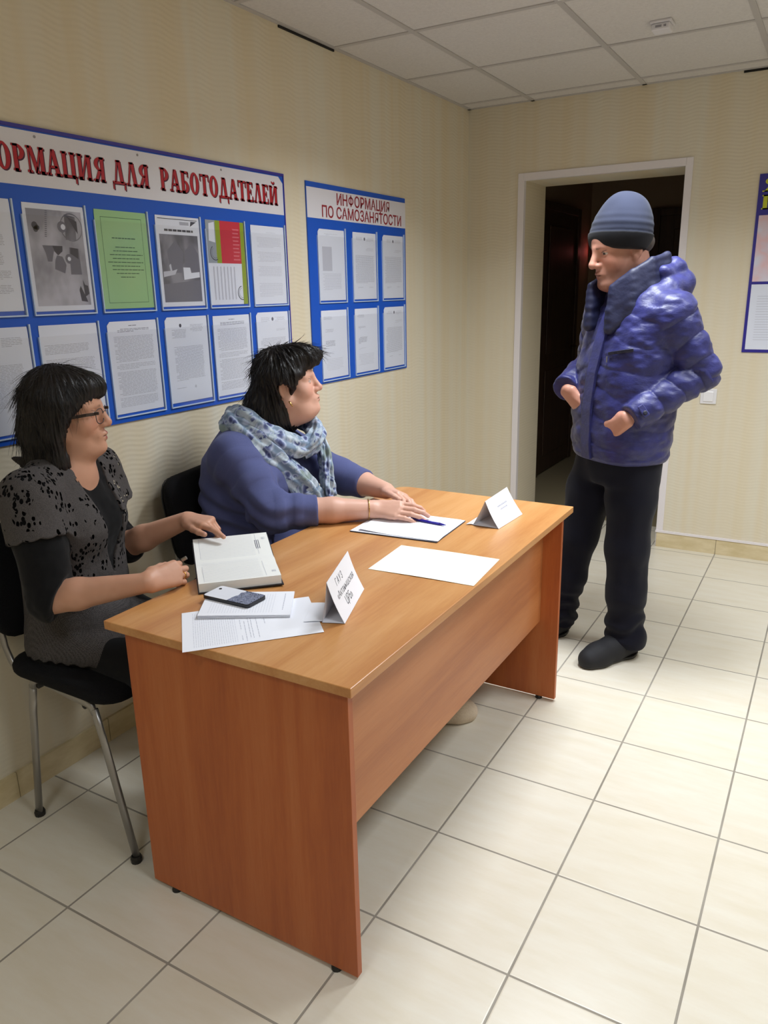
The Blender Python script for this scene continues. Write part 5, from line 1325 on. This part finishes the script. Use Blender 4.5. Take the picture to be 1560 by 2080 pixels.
elb = np.exp(-(np.linalg.norm(sv-ER-V3(.0, 0, .02), axis=1)/.10)**2); dsp += elb*.0075*np.sin(sv @ V3(60, -50, 95) + 2*vnoise(sv, 12, 2))
bel = np.exp(-((sv[:, 2]-.74)/.09)**2)*np.clip((1.12-sv[:, 1])/.1, 0, 1)*(sv[:, 0] < .62); dsp += bel*.009*np.sin(sv[:, 2]*95 + 25*(sv[:, 0]) + 2.5*vnoise(sv, 10, 6))
sv = sv + sn*(dsp + .003*vnoise(sv, 16, 4))[:, None]
np_mesh('sweater', sv, sq, [M['blue_knit']], PW2, B)
# scarf: rippled wraps and two hanging ends
def sweep(paths, m, name, parent):
    V, Q = [], []
    for pts, rs, flat, nf, seed in paths:
        P = np.array(pts, float); t = np.linspace(0, len(P)-1, 90)
        def cr(t):
            i = np.clip(np.floor(t).astype(int), 0, len(P)-2); f = (t-i)[:, None]; p0, p1, p2, p3 = P[np.maximum(i-1, 0)], P[i], P[i+1], P[np.minimum(i+2, len(P)-1)]
            return .5*((2*p1) + (-p0+p2)*f + (2*p0-5*p1+4*p2-p3)*f*f + (-p0+3*p1-3*p2+p3)*f**3)
        c = cr(t); r = np.interp(t, range(len(P)), rs); T = np.gradient(c, axis=0); T /= np.linalg.norm(T, axis=1)[:, None]
        n = 64; out = c - np.array((.45, 1.16, 1.0)); a = out - T*np.sum(out*T, axis=1)[:, None]; a /= np.linalg.norm(a, axis=1)[:, None]; b = np.cross(T, a); base = sum(len(x) for x in V)
        th = np.linspace(0, 2*math.pi, n, endpoint=False)[None]; tt = t[:, None]
        ph = 2.0*np.sin(tt*.9+seed) + seed
        rip = 1 + .15*np.sin(nf*th + ph + .5*np.sin(tt*1.7)) + .08*np.sin((2*nf+1)*th - 1.3*ph) + .05*np.sin(9*tt+4*th+seed)
        rad = r[:, None]*rip
        W = c[:, None] + a[:, None]*(rad*np.cos(th)*flat)[..., None] + b[:, None]*(rad*np.sin(th))[..., None]
        V.append(W.reshape(-1, 3)); i, j = np.meshgrid(range(len(t)-1), range(n), indexing='ij'); i, j = i.ravel(), j.ravel(); jn = (j+1) % n
        Q.append(base + np.stack([i*n+j, i*n+jn, (i+1)*n+jn, (i+1)*n+j], 1))
    V = np.concatenate(V); Q = np.concatenate(Q); return np_mesh(name, V, Q, m, parent, B)
t = NT('scarf_pattern'); po = t.obj(); wob = t.add('ShaderNodeTexNoise', i_Vector=po, i_Scale=16, i_Detail=2).outputs['Color']
pw = t.add('ShaderNodeVectorMath', operation='ADD', i_0=po, i_1=t.scale(wob, (.05, .05, .05))).outputs[0]
vo = t.add('ShaderNodeTexVoronoi', i_Vector=pw, i_Scale=34, i_Randomness=1.0); nz = t.noise(pw, 24, 3); big = t.noise(po, 9, 2)
cA = t.ramp(vo.outputs['Distance'], [(.22, (60, 68, 112)), (.36, (112, 124, 164)), (.50, (178, 190, 214)), (.66, (122, 142, 166))])
cB = t.ramp(nz, [(.36, (58, 70, 98)), (.5, (140, 158, 172)), (.64, (196, 208, 220))])
c_ = t.mix(t.math('GREATER_THAN', nz, .52), cA, cB); c_ = t.mix(t.ramp(big, [(.52, (0, 0, 0)), (.60, (255, 255, 255))]), c_, (132, 148, 142))
t.set(Base_Color=c_, Roughness=.85, Sheen_Weight=.1); t.bump(t.noise(po, 500, 2), .3, .001)
sweep([
    ([(.395, 1.195, 1.075), (.400, 1.095, 1.085), (.470, 1.035, 1.062), (.560, 1.050, .985), (.618, 1.105, .900), (.655, 1.165, .815), (.672, 1.190, .770)], [.034, .042, .044, .044, .042, .044, .040], .55, 4, .3),
    ([(.420, 1.080, 1.100), (.500, 1.060, 1.085), (.580, 1.095, 1.020), (.628, 1.165, .975), (.640, 1.230, .975)], [.024, .034, .036, .036, .026], .75, 3, 1.9),
    ([(.395, 1.180, 1.080), (.430, 1.275, 1.080), (.520, 1.315, 1.055), (.610, 1.300, 1.020), (.645, 1.250, .985), (.630, 1.190, .950)], [.030, .040, .044, .046, .044, .030], .70, 4, 3.1),
    ([(.600, 1.305, 1.010), (.645, 1.300, .955), (.668, 1.285, .890), (.682, 1.272, .820), (.690, 1.268, .780)], [.030, .044, .048, .050, .046], .50, 5, 4.4),
    ([(.620, 1.120, .93), (.645, 1.155, .87), (.668, 1.190, .80), (.680, 1.205, .765)], [.020, .034, .040, .038], .5, 4, 5.2)], [t.m], 'scarf', PW2)
SCARF_M = t.m
rt, fl = [], []; rng = np.random.RandomState(2)
for i in range(90):
    w = rng.uniform(-.045, .045); k = i % 2
    rt.append(V3(.692, 1.268, .782)+V3(-.3*w, w, rng.uniform(-.004, .004)) if k else V3(.676, 1.196, .770)+V3(-.3*w, w, 0)); fl.append(V3(.12*rng.randn(), .15*rng.randn(), -1))
o = strands('scarf_fringe', np.array(rt), np.array(fl), 4, .026, .0014, SCARF_M, PW2, B, 5, .5)
# dark trousers, pale indoor shoes
sk = Sdf(); hR_, hL_, kR, kL = V3(.47, 1.05, .585), V3(.455, 1.24, .585), V3(.91, 1.06, .515), V3(.90, 1.26, .515)
sk.loft([(.482, .470, 1.15, .205, .175, A2), (.56, .462, 1.15, .203, .178, A2), (.64, .455, 1.15, .20, .17, A2)], bot=.508, top=.63)
for h, k in ((hR_, kR), (hL_, kL)): sk.cone(h, k, .088, .066, .04)
ftR, ftL = V3(1.10, 1.20, .06), V3(.93, 1.27, .06)
sk.chain([kR, kR*.5+ftR*.5, ftR+V3(0, 0, .05)], [.066, .058, .045], .02); sk.chain([kL, kL*.5+ftL*.5, ftL+V3(0, 0, .05)], [.066, .058, .045], .02)
sv, sq = sk.mesh(.0055); np_mesh('trousers', sv, sq, [M['black_cloth']], PW2, B)
M['slipper'] = knit('slipper_beige', (196, 178, 156), (216, 200, 180), 300)
for h, t_ in (((1.045, 1.165), (1.262, 1.330)), ((.885, 1.255), (1.13, 1.30))):
    a = shoe_sdf(h, t_, 1.0, .085); av, aq = a.mesh(.004); np_mesh('shoe', av, aq, [M['slipper']], PW2, B)
# ------------------------------------------------------------------ person 3: standing man in a quilted jacket
B = (1.47, 2.10, 0)
CM = V3(1.480, 2.100, 1.632); RM = frame(math.radians(225), math.radians(-12), 0); SM = 1.13
FJ, LJ = V3(-.63, -.777, 0), V3(.777, -.63, 0); AJ = math.atan2(FJ[1], FJ[0])
J = lambda f, l, z, c=(1.545, 2.118): V3(c[0]+FJ[0]*f+LJ[0]*l, c[1]+FJ[1]*f+LJ[1]*l, z)
jk = Sdf()
jk.loft([(.835, 1.520, 2.108, .205, .150, AJ), (.92, 1.520, 2.108, .212, .158, AJ), (1.05, 1.522, 2.110, .215, .162, AJ), (1.18, 1.530, 2.112, .215, .160, AJ), (1.30, 1.545, 2.118, .215, .150, AJ),
         (1.38, 1.552, 2.120, .205, .130, AJ), (1.44, 1.555, 2.122, .165, .105, AJ), (1.48, 1.552, 2.122, .11, .09, AJ)], top=1.49, bot=.835)
SLm, SRm = V3(1.705, 2.020, 1.375), V3(1.402, 2.222, 1.375)
ELm, ERm = V3(1.806, 2.068, 1.184), V3(1.335, 2.345, 1.185)
WLm, WRm = V3(1.604, 1.903, 1.030), V3(1.304, 2.062, 1.105)
jk.cone((1.555, 2.12, 1.42), SLm+V3(0, 0, .02), .075, .082, .05).cone((1.555, 2.12, 1.42), SRm+V3(0, 0, .02), .075, .080, .05)
nb0 = len(jk.ops)
for s_, e_, w_ in ((SLm, ELm, WLm), (SRm, ERm, WRm)): jk.cone(s_, e_, .082, .068, .012); jk.cone(e_, w_, .068, .052, .010, lim=(w_, w_-e_))
# stand collar and hood rolled behind the neck
cl = [J(.150, -.080, 1.462), J(.095, -.100, 1.480), J(-.02, -.100, 1.515), J(-.090, -.05, 1.540), J(-.098, .02, 1.556), J(-.056, .084, 1.562), J(.022, .099, 1.545), J(.090, .083, 1.505), J(.140, .038, 1.455)]
colr = Sdf()
for dz, r_ in ((-.110, .024), (-.080, .024), (-.045, .022), (-.015, .019), (.012, .016), (.036, .013)): colr.chain([p+V3(0, 0, dz) for p in cl], [r_]*9, .014, .014)
hd = [J(.03, -.118, 1.470), J(-.065, -.118, 1.485), J(-.130, -.06, 1.495), J(-.148, .02, 1.500), J(-.118, .095, 1.495), J(-.035, .130, 1.480), J(.05, .120, 1.455)]
jk.chain(hd, [.022, .036, .050, .055, .050, .036, .020], .022); jk.chain([p+V3(0, 0, .058)-.16*(p-J(0, 0, p[2])) for p in hd[1:6]], [.022, .032, .038, .036, .026], .018)
NECK = J(.0, 0, 1.5)
jc = jk.copy()
body = Sdf(); bl = Sdf()
bl.loft([(.86, 1.520, 2.108, .175, .125, AJ), (1.05, 1.522, 2.110, .18, .13, AJ), (1.30, 1.545, 2.118, .18, .12, AJ), (1.44, 1.555, 2.122, .14, .085, AJ)], top=1.46)
body.ops = list(bl.ops)
for s_, e_, w_ in ((SLm, ELm, WLm), (SRm, ERm, WRm)): body.chain([s_, e_, e_*.1+w_*.9], [.055, .042, .032], .02)
hpL, hpR, knL, knR, anL, anR = V3(1.592, 2.062, .88), V3(1.448, 2.160, .88), V3(1.588, 2.052, .48), V3(1.366, 2.128, .48), V3(1.603, 2.075, .10), V3(1.292, 2.150, .10)
for h, k, a in ((hpL, knL, anL), (hpR, knR, anR)): body.chain([h, k, a], [.08, .055, .04], .03)
head_op(body, CM, RM, SM, .02, fat=.35, nose=1.04, male=True, open_=.001)
body.cone(loc(CM, RM, SM, (-.030, 0, -.055)), J(.0, 0, 1.44), .064, .075, .03)
dLm = V3(-.66, .34, -.50); tipsL = hand_op(body, WLm+V3(-.012, -.002, -.004), dLm, FJ*.55+V3(.1, -.8, .1), (-.6, -.3, .3), 1.08, ((.15, .2, .1),)*4, (.15, .1, .1), .02)
dRm = V3(.62, -.10, -.62); hand_op(body, WRm+V3(0, 0, -.004), dRm, FJ*.6+V3(-.6, -.3, 0), (.6, -.4, .2), 1.06, ((.15, .2, .1),)*4, (.15, .1, .1), .02)
v, q = body.mesh(.0019)
col = face_colors(v, CM, RM, SM, (200, 146, 126), (164, 96, 88), (62, 48, 42), gaze=(.002, -.003), blush=(198, 116, 98), brow_w=.0050, stubble=(150, 112, 98), white=(190, 178, 168))
PM = np_mesh('person', v, q, [M['skin']], None, B, col); PM.location = B
tag(PM, 'person in a dark beanie and blue quilted jacket, standing with hands in pockets', 'person')
# jacket
t = NT('jacket_nylon_blue'); po = t.obj(); n1 = t.noise(po, 30, 3); t.set(Base_Color=t.ramp(n1, [(.3, (27, 29, 84)), (.7, (39, 42, 110))]), Roughness=.47, Sheen_Weight=.12)
t.p.inputs['Specular IOR Level'].default_value = .5
cr_ = t.noise(t.scale(po, (1, 1, 1.6)), 60, 3, .6); t.bump(cr_, .35, .004); M['jacket'] = t.m
jv, jq = jc.mesh(.0042); jn = normals(jv, jq)
dT = np.full(len(jv), 9.0); best = np.zeros(len(jv)); ph = np.zeros(len(jv))
def limb(a, b, r0, r1, off, pitch):
    ba = b-a; L = np.linalg.norm(ba); tt = np.clip((jv-a) @ (ba/L), -.05, L+.05); d = d_cone(jv[:, 0], jv[:, 1], jv[:, 2], a, b, r0, r1); return d, (tt+off)/pitch
tor = jc.ops[0][1](jv[:, 0], jv[:, 1], jv[:, 2])
arm_d, arm_p = [], []
for s_, e_, w_ in ((SLm, ELm, WLm), (SRm, ERm, WRm)):
    L0 = np.linalg.norm(e_-s_); d, p = limb(s_, e_, .082, .068, 0, .080); arm_d.append(d); arm_p.append(p); d, p = limb(e_, w_, .068, .052, L0, .085); arm_d.append(d); arm_p.append(p)
arm_d = np.array(arm_d); arm_p = np.array(arm_p); ia = arm_d.argmin(0); dA = arm_d.min(0); pA = arm_p[ia, np.arange(len(jv))]
lat = (jv-J(0, 0, 0)) @ LJ; fwd = (jv-J(0, 0, 0)) @ FJ
pT = (jv[:, 2] + .34*np.abs(lat-.02) - .835)/.098
wob = .34*vnoise(jv, 8, 1)
puff = lambda p: np.abs(np.sin(np.pi*(p+wob)))**.55
wA = np.clip((tor-dA)/.02 + .5, 0, 1)
dc = np.min([d_cone(jv[:, 0], jv[:, 1], jv[:, 2], hd[i], hd[i+1], .06, .06) for i in range(len(hd)-1)] + [d_cone(jv[:, 0], jv[:, 1], jv[:, 2], cl[i], cl[i+1], .03, .03) for i in range(8)], axis=0)
wC = np.clip(1-(dc-.02)/.02, 0, 1)*(jv[:, 2] > 1.42)
dsp = (wA*.0095*(puff(pA)-.7) + (1-wA)*.0062*(puff(pT)-.7))*(1-wC) + wC*.0035*np.sin(jv @ V3(45, 30, 60) + 4*vnoise(jv, 9, 3))
dsp += (1-wC)*(.0050*vnoise(jv*V3(1, 1, 1.5), 17, 4) + .0030*vnoise(jv*V3(.8, .8, 1.5), 42, 6))
dsp += wA*.0035*np.sin(pA*np.pi*3.3 + 5*vnoise(jv, 12, 9))*(ia % 2 == 1)*np.clip(vnoise(jv, 9, 12)+.6, 0, 1)
dsp[(jv[:, 2] < .86)] *= .3
for w_ in (WLm, WRm): dsp *= 1-.85*np.exp(-(np.linalg.norm(jv-w_, axis=1)/.062)**4)
jv = jv + jn*dsp[:, None]
np_mesh('jacket', jv, jq, [M['jacket']], PM, B)
tc = NT('collar_navy'); tc.set(Base_Color=(*lin((30, 34, 66)), 1), Roughness=.55); tc.bump(tc.noise(tc.obj(), 70, 3), .4, .003)
cv, cq = colr.mesh(.0036); cn = normals(cv, cq); cv = cv + cn*(.003*vnoise(cv, 26, 2))[:, None]
np_mesh('collar', cv, cq, [tc.m], PM, B)
M['jk_dark'] = plain('jacket_dark_trim', (22, 24, 44), .55); M['jk_zip'] = plain('zip_steel', (150, 152, 160), .3, .8)
def on_jacket(f, l, z, off=.004):
    """point on the jacket surface seen from its axis in the direction (f,l)"""
    c = V3(np.interp(z, [.835, 1.05, 1.30, 1.44], [1.52, 1.522, 1.545, 1.555]), np.interp(z, [.835, 1.05, 1.30, 1.44], [2.108, 2.11, 2.118, 2.122]), z)
    d = FJ*f + LJ*l; d /= np.linalg.norm(d); p = surf(trunk, c, d, .02, .30); return p + d*off, d
trunk = Sdf(); trunk.ops = jk.ops[:1]
def strip_on(name, pts, half, m, side=None, th=.003):
    mb = MB()
    for i in range(len(pts)-1):
        (p, d), (p2, d2) = pts[i], pts[i+1]; t_ = (p2-p)/np.linalg.norm(p2-p); s_ = np.cross(t_, d); s_ /= np.linalg.norm(s_)
        mb.obox((p+p2)/2, Vector(t_)*(np.linalg.norm(p2-p)*.53), Vector(s_)*half, Vector(d)*th)
    o = mb.build(name, m, PM, bevel=.0015); o.matrix_parent_inverse = Matrix.Translation(-Vector(B)); return o
zs = np.linspace(.85, 1.43, 22)
strip_on('front_placket', [on_jacket(1, .03, z, .008) for z in zs], .026, M['jacket'], th=.006)
strip_on('zip_line', [on_jacket(1, -.16, z, .007) for z in zs], .004, M['jk_dark'])
strip_on('chest_zip', [on_jacket(math.cos(a), math.sin(a), z, .009) for a, z in zip(np.linspace(.42, .92, 8), np.linspace(1.255, 1.272, 8))], .006, M['jk_dark'], th=.004)
p, d = on_jacket(math.cos(.40), math.sin(.40), 1.245, .012); o = MB().tube([p, p-V3(.0, 0, .022)], .003, 8).build('zip_pull', M['jk_zip'], PM); o.matrix_parent_inverse = Matrix.Translation(-Vector(B))
fa = (WLm-ELm)/np.linalg.norm(WLm-ELm); sd_ = np.cross(fa, V3(0, 0, 1)); sd_ /= np.linalg.norm(sd_); outw = -np.cross(sd_, fa); cam_dir = V3(.35, -.9, .2); cd = cam_dir-fa*(cam_dir @ fa); cd /= np.linalg.norm(cd)
pc = WLm - fa*.030 + cd*.062
mb = MB(); mb.obox(pc, Vector(fa)*.012, Vector(np.cross(fa, cd))*.024, Vector(cd)*.003); o = mb.build('cuff_tab', M['jacket'], PM, bevel=.003); o.matrix_parent_inverse = Matrix.Translation(-Vector(B))
mb = MB(); mb.lathe([(.008, 0), (.008, .002), (.005, .0035)], pc+cd*.003-np.cross(fa, cd)*.008, 14, tuple(cd)); o = mb.build('cuff_button', M['jk_dark'], PM); o.matrix_parent_inverse = Matrix.Translation(-Vector(B))
# trousers
tr = Sdf()
tr.loft([(.70, 1.519, 2.110, .165, .118, AJ), (.86, 1.520, 2.109, .178, .128, AJ), (.96, 1.520, 2.109, .175, .128, AJ)], top=.96, bot=.74)
tr.chain([hpL, hpL*.5+knL*.5, knL, knL*.5+anL*.5, anL+V3(0, 0, .01), anL+V3(0, 0, -.035)], [.100, .094, .082, .078, .074, .074], .03); tr.chain([hpR, hpR*.5+knR*.5, knR, knR*.5+anR*.5, anR+V3(0, 0, .01), anR+V3(0, 0, -.035)], [.100, .094, .080, .076, .072, .072], .03)
tr.op('i', lambda x, y, z: .055 - z + 0*x, (1.0, 1.8, -.2), (1.9, 2.5, .2), .004, mg=0)
tv, tq = tr.mesh(.0045); tn = normals(tv, tq); wz = np.exp(-((tv[:, 2]-.13)/.11)**2)
tv = tv + tn*(.007*wz*np.sin(tv[:, 2]*80 + 5*vnoise(tv, 9, 2)) + .0045*vnoise(tv*V3(1, 1, .45), 20, 5))[:, None]
np_mesh('trousers', tv, tq, [knit('trousers_navy', (12, 13, 24), (20, 21, 36), 700)], PM, B)
M['boot'] = plain('suede_shoe_black', (20, 20, 26), .75)
for h, t_ in (((1.640, 2.135), (1.478, 1.868)), ((1.322, 2.208), (1.165, 1.945))):
    a = shoe_sdf(h, t_, 1.12, .105); av, aq = a.mesh(.004); s_ = np_mesh('shoe', av, aq, [M['boot']], PM, B)
    so_ = shoe_sdf(h, t_, 1.17, .016); av, aq = so_.mesh(.004); np_mesh('sole', av, aq, [M['blk_plastic']], s_, B)
# beanie
bn = Sdf(); HM = lambda p: loc(CM, RM, SM, p)
for c, r in (((-.006, 0, .046), (.1185, .0935, .092)), ((-.030, 0, .098), (.078, .070, .060)), ((-.030, 0, .120), (.045, .045, .040))): bn.ell(HM(c), tuple(np.array(r)*SM), .05, RM.T)
bn.op('i', lambda x, y, z: (lambda a, b, c: -.004 + .30*a - c)(*to_loc(CM, RM, SM, x, y, z))*SM, CM-.3, CM+.3, .006, mg=0)
bv, bq = bn.mesh(.0034); bnn = normals(bv, bq); x_, y_, z_ = to_loc(CM, RM, SM, bv[:, 0], bv[:, 1], bv[:, 2])
u_ = z_ - (-.004+.30*x_); band = np.clip((.050-u_)/.004, 0, 1); bv = bv + bnn*(band*.005 + .003*vnoise(bv, 18, 3) + .0009*np.sin(u_*260)*np.exp(-((u_-.075)/.03)**2))[:, None]
bcol = np.array(lin((27, 33, 54)))*(1-band[:, None]) + np.array(lin((14, 15, 22)))*band[:, None]
tb = NT('beanie_knit'); a = tb.add('ShaderNodeVertexColor', layer_name='tone'); nz = tb.noise(tb.obj(), 600, 2); tb.set(Base_Color=a.outputs[0], Roughness=.95, Sheen_Weight=.04); tb.bump(nz, .4, .001)
np_mesh('beanie', bv, bq, [tb.m], PM, B, bcol)
# short grey-brown hair below the beanie
hs = Sdf()
hs.ell(HM((-.045, 0, .0)), tuple(np.array((.062, .072, .045))*SM), .02, RM.T)
hs.op('s', lambda x, y, z: SM*d_ell(*to_loc(CM, RM, SM, x, y, z), (.06, 0, -.03), (.085, .12, .10)), CM-.25, CM+.25, .008, mg=0)
hv, hq = hs.mesh(.003); np_mesh('hair', hv, hq, [hair_mat('hair_grey_brown', (62, 54, 50), (98, 90, 84), .6)], PM, B)
